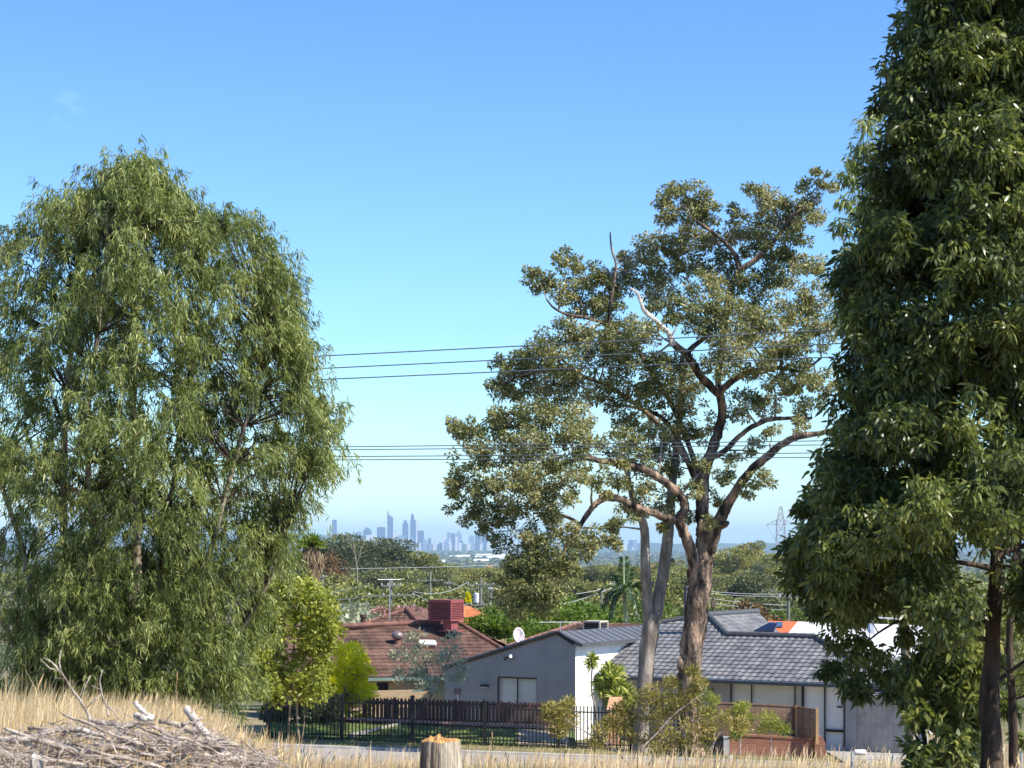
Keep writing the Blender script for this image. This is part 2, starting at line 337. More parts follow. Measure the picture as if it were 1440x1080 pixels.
def lawn_rise(x, y): return .05 + .42 * sm(76.4, 79.3, y)
def strip(name, y0, y1, x0, x1, dz, mat, nx=60, ny=6, zf=None):
    V = []
    for j in range(ny + 1):
        for i in range(nx + 1):
            x = x0 + (x1 - x0) * i / nx; y = y0 + (y1 - y0) * j / ny; V.append((x, y, gz(x, y) + dz + (zf(x, y) if zf else 0)))
    k = (np.arange(ny)[:, None] * (nx + 1) + np.arange(nx)[None, :]).ravel()[:, None]
    return tag(np_mesh(name, np.array(V), [k + np.array([[0, 1, nx + 2, nx + 1]])], mat, None), kind='structure')
strip('road', 67.2, 72.6, -60, 60, .03, M['asphalt'])
def kerb(y):
    mb = MB()
    for i in range(60):
        x0 = -60 + 2 * i; x1 = x0 + 1.99
        for a, b in ((x0, x1),):
            z0 = gz(a, y); z1 = gz(b, y)
            mb.add([(a,y,z0-.1),(b,y,z1-.1),(b,y+.3,z1-.1),(a,y+.3,z0-.1),(a,y,z0+.10),(b,y,z1+.10),(b,y+.3,z1+.11),(a,y+.3,z0+.11)], [(0,3,2,1),(4,5,6,7),(0,1,5,4),(1,2,6,5),(2,3,7,6),(3,0,4,7)])
    tag(mb.build('kerb', M['concrete']), kind='structure')
kerb(72.6)
strip('lawn', 76.15, 79.6, -9, 2.3, .0, M['lawn'], 24, 8, lawn_rise)
strip('driveway', 72.95, 80.0, 11.5, 17, .06, M['concrete'], 12, 8)

# ------------------------------------------------------------------ far hill on the left of the skyline
def build_hills():
    V = []; xs = np.linspace(-9500, 9500, 160); Y = 20500
    hk = [(-9500, 30), (-4200, 95), (-2600, 108), (-2000, 112), (-1500, 100), (-1150, 62), (-800, 20), (0, 8), (900, 20), (1900, 30), (3000, 14), (5000, 40), (9500, 30)]
    for j, f in enumerate((0, .55, 1, .7, 0)):
        for x in xs: V.append((x, Y + (j - 2) * 450, -52 + f * (lerp_tab(hk, x) + 50 + 7 * math.sin(x * .011) + 4 * math.sin(x * .037))))
    nx = len(xs); k = (np.arange(4)[:, None] * nx + np.arange(nx - 1)[None, :]).ravel()[:, None]
    tag(np_mesh('hills', np.array(V), [k + np.array([[0, 1, nx + 1, nx]])], surf('hill_green', (.07,.09,.04), (.04,.055,.03), .01, .95, 0), None), kind='structure')
build_hills()

# ------------------------------------------------------------------ the city
facade = {}
def fac(name, wall, glass, fl=4.0, wv=3.0):
    m, n, l, b, o = new_mat(name); t = n.new('ShaderNodeTexCoord'); k = n.new('ShaderNodeTexBrick'); k.offset = 0
    sp = n.new('ShaderNodeSeparateXYZ'); cb = n.new('ShaderNodeCombineXYZ'); ad = n.new('ShaderNodeMath'); ad.operation = 'ADD'
    k.inputs['Color1'].default_value = (*glass, 1); k.inputs['Color2'].default_value = tuple(x * 1.5 for x in glass) + (1,); k.inputs['Mortar'].default_value = (*wall, 1)
    k.inputs['Scale'].default_value = 1; k.inputs['Brick Width'].default_value = wv * 3; k.inputs['Row Height'].default_value = fl * 2; k.inputs['Mortar Size'].default_value = 1.6
    l.new(t.outputs['Object'], sp.inputs[0]); l.new(sp.outputs[0], ad.inputs[0]); l.new(sp.outputs[1], ad.inputs[1]); l.new(ad.outputs[0], cb.inputs[0]); l.new(sp.outputs[2], cb.inputs[1])
    l.new(cb.outputs[0], k.inputs['Vector']); l.new(k.outputs[0], b.inputs['Base Color']); b.inputs['Roughness'].default_value = .5
    return m
facade['blue'] = fac('facade_blue', (.10,.14,.24), (.04,.07,.16))
facade['mid'] = fac('facade_mid', (.34,.38,.48), (.12,.16,.26))
facade['white'] = fac('facade_white', (.82,.80,.78), (.40,.40,.42))
YC = 18000
def city_block(x0, x1, top, kind, Y=YC, base=None, label=None, group=None, shape='flat', depth=None):
    a = P(x0, top, Y); b = P(x1, top, Y); w = b.x - a.x; zb = -51 if base is None else CZ + (HY - base) * Y / FP; zt = a.z
    dp = depth or max(18, min(45, w)); cx = (a.x + b.x) / 2
    t = empty('office_tower' if zt - zb > 90 else 'city_building', (cx, Y, zb), label, 'tower' if zt - zb > 90 else 'building', group)
    mb = MB(); roof = MB()
    if shape == 'slant':
        mb.add([(a.x,Y,zb),(b.x,Y,zb),(b.x,Y+dp,zb),(a.x,Y+dp,zb),(a.x,Y,zt),(b.x,Y,zt-w*.75),(b.x,Y+dp,zt-w*.75),(a.x,Y+dp,zt)], [(0,3,2,1),(4,5,6,7),(0,1,5,4),(1,2,6,5),(2,3,7,6),(3,0,4,7)])
        roof.box((a.x, Y+4, zt-2), (a.x + w*.28, Y+dp-4, zt+w*.32)); roof.tube([(a.x+w*.12, Y+dp/2, zt), (a.x+w*.12, Y+dp/2, zt+w*.75)], [1.6, .8], 6)
    elif shape == 'step':
        h = zt - zb
        mb.box((a.x, Y, zb), (b.x, Y+dp, zt - h*.09)); mb.box((a.x + w*.22, Y+dp*.2, zt-h*.09), (b.x - w*.22, Y+dp*.8, zt))
        roof.box((a.x + w*.35, Y+dp*.35, zt), (b.x - w*.35, Y+dp*.65, zt + 6))
    elif shape == 'spire':
        h = zt - zb
        mb.box((a.x, Y, zb), (b.x, Y+dp, zt-h*.16)); mb.box((a.x+w*.12, Y+dp*.1, zt-h*.16), (b.x-w*.3, Y+dp*.9, zt-h*.05)); mb.box((a.x+w*.2, Y+dp*.2, zt-h*.05), (b.x-w*.45, Y+dp*.8, zt))
        roof.tube([(a.x+w*.35, Y+dp/2, zt), (a.x+w*.35, Y+dp/2, zt+w*.6)], [1.8, .8], 6)
    else:
        mb.box((a.x, Y, zb), (b.x, Y+dp, zt)); roof.box((a.x+w*.3, Y+dp*.3, zt), (a.x+w*.72, Y+dp*.7, zt+5))
    mb.build('tower_body', facade[kind], t); roof.build('plant_room', M['concrete'], t)
    return t
tw = [
 (467, 473.3, 731, 'blue', 'lone slim dark tower standing apart at the far left of the skyline', 'flat', 19000),
 (544.6, 552.5, 722, 'blue', 'tallest tower with a slanted roof and spike on its left edge', 'slant', 18000),
 (565.8, 574, 732, 'blue', 'dark tower with a stepped narrower top between the two tallest towers', 'step', 18300),
 (576.7, 584.6, 722.5, 'blue', 'tall dark tower with a tapering top and mast, second of the two tallest', 'spire', 18000),
 (584.9, 589, 736.5, 'white', 'narrow pale tower pressed against the right side of the masted tower', 'flat', 18200),
 (587.2, 596, 746.5, 'blue', 'squat dark block just right of the masted tower', 'flat', 17800),
 (510.4, 522, 742.5, 'blue', 'wide dark block left of the tallest tower, darkest of that side', 'step', 18200),
 (530, 541.5, 741.5, 'blue', 'broad dark tower immediately left of the slanted tallest tower', 'flat', 18400),
 (502.5, 507.7, 747.5, 'mid', 'thin grey tower at the left end of the main city cluster', 'flat', 18200),
 (515, 528, 752.5, 'white', 'low broad white block in front of the dark block left of the tallest tower', 'flat', 17600),
 (552.5, 558, 748, 'white', 'pale tower tucked against the right side of the slanted tower', 'flat', 17700),
 (560, 566, 753, 'mid', 'short grey block between the slanted tower and the stepped tower', 'flat', 17900),
 (628.5, 634, 749, 'mid', 'left half of a pair of grey blocks right of the main city cluster', 'flat', 18300),
 (634.5, 640, 750, 'blue', 'dark block second from the left in the group right of the main cluster', 'flat', 18200),
 (641, 649, 747.5, 'mid', 'taller grey slab at the right end of the group right of the main cluster', 'step', 18300),
 (668, 676, 748, 'blue', 'dark block rising behind the gum foliage right of the city', 'flat', 18500),
 (659, 667, 753, 'mid', 'grey block at the left of the skyline part under the gum branches', 'flat', 18200),
 (678, 686, 751.5, 'blue', 'broad dark slab under the hanging gum foliage', 'flat', 18200),
 (864, 872, 760.5, 'mid', 'pale block seen left of the forked trunk on the skyline', 'flat', 19500),
 (884, 890, 759.5, 'blue', 'dark tower seen just left of the forked trunk, left of a close pair', 'flat', 19500),
 (890.6, 896, 759.5, 'mid', 'grey tower seen just left of the forked trunk, right of a close pair', 'flat', 19600),
 (875, 882, 765, 'white', 'low white block between the towers seen left of the forked trunk', 'flat', 19300),
]
for x0, x1, top, k, lab, sh, Y in tw: city_block(x0, x1, top, k, Y, label=lab, shape=sh, group='towers of the city skyline')
rr = random.Random(5)
slots = [(480, 500, 760, 766), (490, 600, 754, 766), (545, 655, 752, 766), (600, 720, 758, 769), (655, 725, 757, 768), (850, 905, 768, 774)]
cnt = 0
def cmark(x):
    for lim, nm in ((500, 'left of the main cluster'), (512, 'under the thin grey tower'), (530, 'under the wide dark block'), (544, 'left of the tallest tower'), (556, 'at the foot of the tallest tower'), (566, 'left of the stepped tower'), (577, 'at the foot of the stepped tower'), (590, 'at the foot of the masted tower'), (605, 'just right of the squat dark block'), (628, 'between the two tower groups'), (650, 'under the right-hand group'), (670, 'where the gum foliage begins'), (690, 'under the gum foliage'), (740, 'at the right end under the gum'), (2000, 'left of the forked trunk')):
        if x < lim: return nm
for (a, b, t0, t1), nn in zip(slots, (5, 16, 20, 18, 12, 4)):
    for i in range(nn):
        x = rr.uniform(a, b); w = rr.uniform(2.0, 6.5); kd = rr.choice(['white', 'white', 'mid', 'white', 'blue'])
        city_block(x, x + w, rr.uniform(t0, t1), kd, rr.uniform(16800, 17500) + (i % 5) * 60, group='low city buildings below the towers',
            label='%s %s city building on the skyline, %s' % ({0: 'squat', 1: 'narrow', 2: 'broad'}[0 if w < 3.6 else 1 if w < 5 else 2], {'white': 'white', 'mid': 'grey', 'blue': 'dark'}[kd], cmark(x)))
# ------------------------------------------------------------------ plain between: woodland, suburbs
def ico_blobs(name, spots, mat, parent=None, sub=2, kind=None):
    bm = bmesh.new(); bmesh.ops.create_icosphere(bm, subdivisions=sub, radius=1); bv = np.array([v.co[:] for v in bm.verts]); bf = np.array([[v.index for v in f.verts] for f in bm.faces]); bm.free()
    n = len(spots); V = []; T = []
    for (x, y, z, r, h) in spots:
        jit = 1 + rng.normal(0, .17, (len(bv), 1)); v = bv * jit * np.array([r, r, h]); V.append(v + np.array([x, y, z])); T.append(np.full(len(bv), rng.random()) + rng.normal(0, .15, len(bv)))
    F = (np.arange(n)[:, None, None] * len(bv) + bf[None]).reshape(-1, 3)
    o = np_mesh(name, np.concatenate(V), [F], mat, parent, np.clip(np.concatenate(T), 0, 1)); 
    if kind: o['kind'] = kind
    return o
def far_wood():
    sp = []
    for i in range(9000):
        y = 2600 * (17000 / 2600) ** rng.random(); x = rng.uniform(-.3, .3) * y
        if math.sin(x * .004 + 3) * math.sin(y * .0021) > .55: continue
        r = rng.uniform(6, 13) * (1 + y / 16000); h = rng.uniform(5, 9); sp.append((x, y, gz(x, y) + h * .6, r, h))
    for i in range(2500):
        y = rng.uniform(15500, 17200); x = rng.uniform(-.3, .3) * y; sp.append((x, y, gz(x, y) + 6, rng.uniform(15, 30), rng.uniform(7, 11)))
    ico_blobs('far_woodland', sp, M['leaf_mid_dark'], None, 1, 'stuff')
far_wood()
def mid_wood():                          # trees past the counted ones, merging into one canopy
    B = []; D = []; T = []; L = []
    for i in range(1900):
        y = 950 * (3000 / 950) ** rng.random(); x = rng.uniform(-.30, .30) * y
        r = rng.uniform(4, 7.5); h = rng.uniform(7, 13); g = gz(x, y); m = 130; tt = rng.random()
        d = norm(rng.normal(size=(m, 3))); d[:, 2] = np.abs(d[:, 2]) * 1.0 - .25
        lump = 1 + .35 * np.sin(d[:, 0] * 5 + i) * np.sin(d[:, 1] * 5 + 2 * i)
        B.append(np.array([x, y, g + h * .55]) + d * np.array([r, r, h * .5]) * lump[:, None] * rng.uniform(.75, 1, (m, 1)))
        D.append(d * .6 + rng.normal(0, .6, (m, 3))); T.append(np.clip(tt + rng.normal(0, .2, m), 0, 1)); L.append(rng.uniform(1.2, 2.4, m))
    B = np.concatenate(B); L = np.concatenate(L)
    o = leaves('middle_woodland', B, np.concatenate(D), L, L * .75, M['leaf_mid'], None, np.concatenate(T)); tag(o, kind='stuff')
mid_wood()
# large pale sheds and roofs on the plain
rr = random.Random(9)
for i in range(26):
    px, py = (rr.uniform(632, 720), rr.uniform(780, 789)) if i < 14 else ((rr.uniform(1000, 1060), rr.uniform(780, 788)) if i < 22 else (rr.uniform(470, 620), rr.uniform(783, 790)))
    Y = 60 * FP / (py - HY + .5) * .86; w = rr.uniform(10, 32); h = 8
    p = P(px, HY, Y); g = gz(p.x, Y)
    t = empty('warehouse', (p.x, Y, g), '%s%s pale shed on the hazy plain, %s' % ('nearer ' if py > 784.5 else 'farther ', 'wide' if w > 22 else 'mid-sized' if w > 15 else 'small', lmark(px) if px < 990 else ('just' if px < 1030 else 'farther') + ' right of the rough trunk'), 'shed', 'pale sheds on the far plain')
    mb = MB(); mb.box((p.x - w, Y, g), (p.x + w, Y + 40, g + h)); mb.build('wall', M['white_paint'], t)
    mb = MB(); mb.prism([(p.x - w - 1, Y - 1, g + h + .1), (p.x - w - 1, Y + 41, g + h + .1), (p.x - w - 1, Y + 20, g + h + 7)], (2 * w + 2, 0, 0)); mb.build('roof', M['white_roof'], t)
for i in range(44):
    Y = rr.uniform(1500, 5200); px = rr.choice([rr.uniform(470, 730), rr.uniform(990, 1110), rr.uniform(840, 960)]); p = P(px, HY, Y); g = gz(p.x, Y) ; w = rr.uniform(8, 14); h = 6 + rr.random() * 6
    wht = rr.random() < .55
    t = empty('suburban_house', (p.x, Y, g), '%s roofed house in the %s trees of the plain, %s' % ('white' if wht else 'terracotta', 'nearer' if Y < 2600 else 'far' if Y < 3900 else 'farthest', lmark(px)), 'house', ('white' if wht else 'terracotta') + ' roofs among the far trees')
    mb = MB(); mb.box((p.x - w, Y, g), (p.x + w, Y + 12, g + h)); mb.build('wall', M['render_white'], t)
    mb = MB(); mb.prism([(p.x - w - .5, Y - .6, g + h + .05), (p.x - w - .5, Y + 12.6, g + h + .05), (p.x - w - .5, Y + 6, g + h + 3)], (2 * w + 1, 0, 0)); mb.build('roof', M['white_roof' if wht else 'red_roof'], t)

# ------------------------------------------------------------------ middle-distance trees
def proto_tree(name, mat, h, r, n, trunkmat, lsz=.34, kind='round', seed=0, cat='tree'):
    g = np.random.default_rng(seed); rs = random.Random(seed)
    root = empty(name, (0, 0, 0), None, cat)
    tb = MB(); B = []; D = []; T = []
    nc = 16 if kind != 'flat' else 22
    cl = []
    for i in range(nc):
        a = rs.uniform(0, 6.28); q = math.sqrt(rs.random()); f = rs.uniform(.28, .95)
        if kind == 'flat': f = rs.uniform(.62, .88)
        rad = r * (.85 * math.sin(math.pi * min(.97, max(.12, f * .9))) if kind != 'flat' else 1.0)
        c = np.array([math.cos(a) * q * rad, math.sin(a) * q * rad, h * f]); cr = r * rs.uniform(.26, .46); cl.append((c, cr))
    tb.tube([(0, 0, -.6), (r*.03, 0, h*.25), (-r*.04, r*.03, h*.5), (0, 0, h*.75)], [h*.028, h*.022, h*.016, h*.006], 7, wob=.05)
    for c, cr in cl:
        z0 = min(h * .55, c[2] * .6); tb.tube([(0, 0, z0), (c[0]*.5, c[1]*.5, (z0 + c[2])/2 + .1), tuple(c)], [h*.010, h*.007, h*.003], 5)
        m = int(n / nc); d = norm(g.normal(size=(m, 3))); rad = g.uniform(.45, 1.05, (m, 1)) ** .6
        fl = .62 if kind != 'flat' else .35
        B.append(c + d * rad * cr * np.array([1, 1, fl])); D.append(d * .7 + g.normal(0, .6, (m, 3)) + np.array([0, 0, .1])); T.append(np.clip(g.random() * .6 + .2 + g.normal(0, .22, m), 0, 1))
    B = np.concatenate(B)
    leaves('crown', B, np.concatenate(D), lsz * g.uniform(.7, 1.3, len(B)), lsz * .55, mat, root, np.concatenate(T))
    tb.build('trunk', trunkmat, root)
    return root
PT = [
 (proto_tree('gum_tree', M['leaf_mid'], 10, 4.0, 6500, M['bark_pale'], seed=1), 10, 'olive gum in the woodland behind the rooftops'),
 (proto_tree('gum_tree', M['leaf_mid_olive'], 9, 3.8, 6500, M['bark_pale'], seed=2), 9, 'yellowish gum in the woodland behind the rooftops'),
 (proto_tree('gum_tree', M['leaf_mid_dark'], 11, 5.2, 8000, M['bark_dark'], seed=3), 11, 'dark dense tree in the woodland behind the rooftops'),
 (proto_tree('gum_tree', M['leaf_mid_olive'], 12, 4.2, 6000, M['bark_pale'], seed=4), 12, 'loose yellowish gum in the woodland behind the rooftops'),
 (proto_tree('gum_tree', M['leaf_mid'], 8, 4.4, 6500, M['bark_grey'], seed=5), 8, 'low rounded green tree in the woodland behind the rooftops'),
 (proto_tree('garden_tree', M['leaf_bright'], 7, 4.4, 9000, M['bark_grey'], seed=6, kind='flat', lsz=.26), 7, 'bright green spreading garden tree'),
 (proto_tree('garden_tree', M['leaf_rust'], 5, 2.4, 4500, M['bark_grey'], seed=7, lsz=.22), 5, 'rust coloured small garden tree'),
 (proto_tree('garden_shrub', M['leaf_silver'], 3, 2.2, 4500, M['bark_grey'], seed=8, lsz=.2), 3, 'pale silvery shrub'),
]
used = set()
def put_tree(k, px, top, Y, label=None, cat=None, group=None, sx=1.0, dx=0, rz=None, name=None):
    """stand a copy of prototype k so that its top reaches row `top` of the photo"""
    pr, h0, lab = PT[k]; p = P(px, top, Y); g = gz(p.x, Y); s = max(.35, (p.z - g) / h0)
    if k in used: o = copy_tree(pr)
    else: o = pr; used.add(k)
    o.location = (p.x, Y, g); o.rotation_euler = (0, 0, rng.uniform(0, 6.28) if rz is None else rz)
    o.scale = (s * sx, s * sx, s); o['label'] = label or lab; o['category'] = cat or 'tree'
    if name: o.name = name
    if group or not label: o['group'] = group or lab.replace('gum in', 'gums of').replace('tree in', 'trees of')
    elif 'group' in o: del o['group']
    return o
rt = random.Random(21)
def rowtrees(px0, px1, step, t0, t1, Y0, Y1, ks, sx=(1, 1.3)):
    px = px0
    while px < px1:
        k = rt.choice(ks); q = px + rt.uniform(-step*.3, step*.3); row = 'farthest' if Y0 > 750 else 'second farthest' if Y0 > 510 else 'middle' if Y0 > 350 else 'second nearest' if Y0 > 240 else 'nearest'
        lab = PT[k][2].replace(' in the woodland behind the rooftops', '')
        put_tree(k, q, rt.uniform(t0, t1), rt.uniform(Y0, Y1), '%s in the %s woodland row, %s' % (lab, row, lmark(q)), 'tree', 'trees of the woodland behind the rooftops', sx=rt.uniform(*sx)); px += step
# farthest rows first: the two ends of the view are screened by the near trees, so rows run a little past the gaps
rowtrees(480, 730, 17, 789, 797, 820, 950, [0, 1, 3, 1]); rowtrees(850, 970, 18, 786, 796, 780, 950, [0, 1, 3]); rowtrees(1000, 1180, 18, 781, 792, 760, 940, [0, 1, 3, 2])
rowtrees(430, 740, 20, 797, 808, 560, 720, [0, 1, 3, 1, 4]); rowtrees(830, 1200, 22, 795, 806, 520, 720, [0, 1, 3, 2, 4])
rowtrees(440, 760, 24, 806, 820, 390, 500, [0, 1, 2, 4, 1]); rowtrees(820, 1230, 26, 804, 820, 360, 480, [0, 2, 1, 4])
rowtrees(430, 800, 34, 820, 838, 260, 340, [0, 1, 4, 2, 0]); rowtrees(860, 1300, 36, 818, 840, 250, 330, [0, 4, 2, 1])
rowtrees(450, 760, 50, 838, 856, 180, 230, [4, 0, 2]); rowtrees(990, 1420, 48, 842, 860, 180, 220, [4, 0, 2])
# trees one can tell apart
put_tree(2, 470, 760, 560, 'tall dark tree on the skyline just right of the palm with the dead skirt', sx=1.3)
put_tree(2, 500, 756, 600, 'very dark dense tree behind the bare white trunk, below the lone slim tower', sx=1.35)
put_tree(2, 540, 763, 600, 'wide dark rounded tree on the skyline below the main city cluster', sx=1.7)
put_tree(0, 580, 775, 640, 'greyish sloping tree at the right end of the dark skyline group', sx=1.4)
put_tree(6, 468, 778, 480, 'rust coloured tree just right of the palm with the dead skirt', sx=.6)
put_tree(3, 1035, 769, 760, 'tall airy gum on the skyline between the rough trunk and the pylon', sx=1.3)
put_tree(3, 1062, 762, 800, 'tallest airy gum on the skyline just left of the pylon', sx=1.1)
put_tree(0, 1100, 778, 700, 'green gum standing at the foot of the pylon', sx=1.4)
put_tree(5, 775, 842, 150, 'bright green spreading tree behind the beige roof cooler', sx=1.3)
put_tree(5, 830, 836, 165, 'taller bright green feathery tree left of the small palm', sx=1.2)
put_tree(5, 738, 868, 135, 'bright green low tree right of the orange roof', sx=1.1)
put_tree(4, 900, 850, 160, 'green tree filling the gap behind the forked trunk', sx=1.2)
put_tree(1, 1003, 868, 128, 'yellow-green shrub showing above the grey tiled ridge', sx=.9)
put_tree(6, 1045, 850, 140, 'rust coloured tree behind the grey tiled roof, right of the rough trunk', sx=1.1)
put_tree(6, 1062, 866, 132, 'smaller rust coloured tree left of the roof with solar panels', sx=1.0)
put_tree(2, 1075, 838, 190, 'dark dense tree behind the power pole right of the rough trunk', sx=1.2)
put_tree(5, 1020, 852, 155, 'low bright green bush right of the rough trunk', sx=1.0)
put_tree(4, 440, 836, 160, 'rounded green tree below the palm with the dead skirt', sx=1.2)
put_tree(7, 500, 862, 118, 'pale grey-green shrub left of the brown tiled gable', 'shrub', sx=1.3)
put_tree(7, 480, 868, 114, 'pale grey-green shrub at the left end of the brown roof ridge', 'shrub', sx=1.3)
put_tree(1, 563, 843, 125, 'small yellow bush above the brown tiled gable', 'shrub', sx=1.0)
put_tree(2, 1330, 850, 150, 'dark tree behind the white roof at the right')
put_tree(4, 1400, 850, 150, 'green tree behind the dark trunk at the right edge')
put_tree(0, 1250, 846, 160, 'olive tree rising behind the long white roof')
# ------------------------------------------------------------------ roofs with real tile relief
def clip_bm(bm, poly, nrm):
    c = sum((Vector(p) for p in poly), Vector()) / len(poly)
    for i in range(len(poly)):
        a = Vector(poly[i]); b = Vector(poly[(i + 1) % len(poly)]); e = (b - a); pn = e.cross(nrm).normalized()
        if (c - a).dot(pn) > 0: pn = -pn
        bmesh.ops.bisect_plane(bm, geom=bm.verts[:] + bm.edges[:] + bm.faces[:], plane_co=a, plane_no=pn, clear_outer=True)
def tiled(name, poly, eave, mat, parent, tw=.30, cw=.33, relief=.03, step=.03, thick=.12, profile='wave', o0=None):
    poly = [Vector(p) for p in poly]; nrm = (poly[1] - poly[0]).cross(poly[2] - poly[0]).normalized()
    if nrm.z < 0: nrm = -nrm
    e = Vector(eave).normalized(); up = nrm.cross(e).normalized()
    if up.z < 0: up = -up
    org = Vector(o0) if o0 is not None else poly[0]
    A = [(p - org).dot(e) for p in poly]; B = [(p - org).dot(up) for p in poly]
    i0 = math.floor(min(A) / tw) - 1; i1 = math.ceil(max(A) / tw) + 1; j0 = math.floor(min(B) / cw) - 1; j1 = math.ceil(max(B) / cw) + 1
    ns = 6 if profile == 'wave' else 4; a = np.arange(i0 * ns, i1 * ns + 1) / ns; V = []; nx = len(a)
    for j in range(j0, j1):
        jj = random.Random(j * 7 + 1)
        for f in (0.0, 1.0):
            for q in a:
                fr = q - math.floor(q)
                h = relief * (math.sin(2 * math.pi * fr) * .5 + .5) ** 1.2 if profile == 'wave' else relief * (1 if fr < .12 else 0)
                tj = ((int(math.floor(q)) * 37 + j * 91) % 17) / 17 - .5
                V.append(org + e * (q * tw) + up * ((j + f) * cw + (0.004 if f == 0 else 0)) + nrm * (h + step * (1 - f) + tj * .005))
    F = []; rows = 2 * (j1 - j0)
    for r in range(rows - 1):
        for i in range(nx - 1): F.append((r*nx+i, r*nx+i+1, (r+1)*nx+i+1, (r+1)*nx+i))
    me = bpy.data.meshes.new(name); rl = origin_of(parent); me.from_pydata([tuple(v) for v in V], [], F)
    bm = bmesh.new(); bm.from_mesh(me); clip_bm(bm, poly, nrm)
    k = [bm.verts.new(p - nrm * .02) for p in poly]; kb = [bm.verts.new(p - nrm * thick) for p in poly]
    bm.faces.new(kb)
    for i in range(len(poly)): bm.faces.new((k[i], k[(i+1) % len(poly)], kb[(i+1) % len(poly)], kb[i]))
    bmesh.ops.translate(bm, verts=bm.verts, vec=-rl); bm.normal_update(); bm.to_mesh(me); bm.free()
    return link_mesh(name, me, mat, parent)
def slab(name, poly, th, mat, parent):
    mb = MB(); nrm = (Vector(poly[1]) - Vector(poly[0])).cross(Vector(poly[2]) - Vector(poly[0])).normalized()
    if nrm.z > 0: nrm = -nrm
    mb.prism(poly, nrm * th); return mb.build(name, mat, parent)
def caps(name, a, b, mat, parent, r=.11, seg=.38):
    a = Vector(a); b = Vector(b); L = (b - a).length; n = max(1, int(L / seg)); mb = MB(); d = (b - a) / n
    for i in range(n):
        mb.tube([a + d * i, a + d * (i + 1.04)], [r, r * 1.14], 8)
    return mb.build(name, mat, parent)
Z = Vector((0, 0, 1))

# ================================================================== grey house
A0 = Vector((89 * 84 / FP, 84, 0)); ul = Vector((-1, .6, 0)).normalized(); vb = Vector((.6, 1, 0)).normalized()
nf = Vector((ul.y, -ul.x, 0)); nf = -nf if nf.y > 0 else nf          # outward (toward camera) normal of the front walls
def onwall(px, py, off=0.0):             # pixel on the gable wall plane (moved off metres toward the camera)
    return hit(px, py, A0 + nf * off, nf)
gh = empty('grey_house', (A0.x, A0.y, gz(A0.x, A0.y)), 'grey rendered house with pale side wall and dark grey tiled roof behind the iron fence', 'house')
Bp = onwall(625, 940); Ap = onwall(785, 890); Cp = onwall(809, 905); zb = 1.6
wl_ = MB()
def vpoly(pts): return [Vector(p) for p in pts]
fb = [Vector((Cp.x, Cp.y, zb)), Cp, Ap, Bp, Vector((Bp.x, Bp.y, zb))]
# the window opening is cut out: wall built from pieces around it
w0 = onwall(700, 952); w1 = onwall(755, 954); zt_w = w0.z; zb_w = onwall(700, 993).z
def sP(p): return (Vector((p.x, p.y, 0)) - A0).dot(ul)
def W(s, z, off=0.0): q = A0 + ul * s + nf * off; return Vector((q.x, q.y, z))
sB, sA, s0, s1 = sP(Bp), sP(Ap), sP(w1), sP(w0)
def zroof(s): return Cp.z + (Ap.z - Cp.z) * s / sA if s < sA else Ap.z + (Bp.z - Ap.z) * (s - sA) / (sB - sA)
back = -nf * .22
wl_.prism([W(0, zb), W(0, Cp.z), W(s0, zroof(s0)) if s0 < sA else W(sA, Ap.z)] + ([W(s0, zroof(s0))] if s0 > sA else []) + [W(s0, zb)], back)
wl_.prism([W(s0, zt_w), W(s0, zroof(s0)), W(s1, zroof(s1)), W(s1, zt_w)], back)
wl_.prism([W(s0, zb), W(s0, zb_w), W(s1, zb_w), W(s1, zb)], back)
wl_.prism([W(s1, zb), W(s1, zroof(s1)), W(sB, Bp.z), W(sB, zb)], back)
wl_.build('gable_wall', M['render_grey'], gh, label='plain grey rendered gable wall')
side = MB(); q0 = W(0, zb) + Vector((.003, 0, 0)); e0 = q0 - nf * 11
side.prism([q0 - nf*.0, Vector((q0.x, q0.y, Cp.z - .03)), Vector((e0.x, e0.y, Cp.z - .03)), e0], ul * .2)
side.build('side_wall', M['render_white'], gh, label='bright white side wall')
# wing roof
L = 10.5
rp = slab('wing_roof', [Cp + nf*.1 - ul*.28 + Z*.02, Ap + nf*.1 + Z*.06, Ap - nf*L + Z*.06, Cp - nf*L - ul*.28 + Z*.02], .1, M['metal_roof'], gh)
mb = MB()
for k in range(18):
    t = k * .6; a_ = Cp - nf*t - ul*.28 + Z*.045; b_ = Ap - nf*t + Z*.085; mb.bar(a_, b_, .04, .015)
mb.build('roof_rib', M['metal_roof'], rp)
slab('wing_roof', [Ap + nf*.1 + Z*.06, Bp + nf*.1 + ul*.1 + Z*.02, Bp - nf*L + ul*.1, Ap - nf*L + Z*.06], .1, M['tile_brown'], gh)
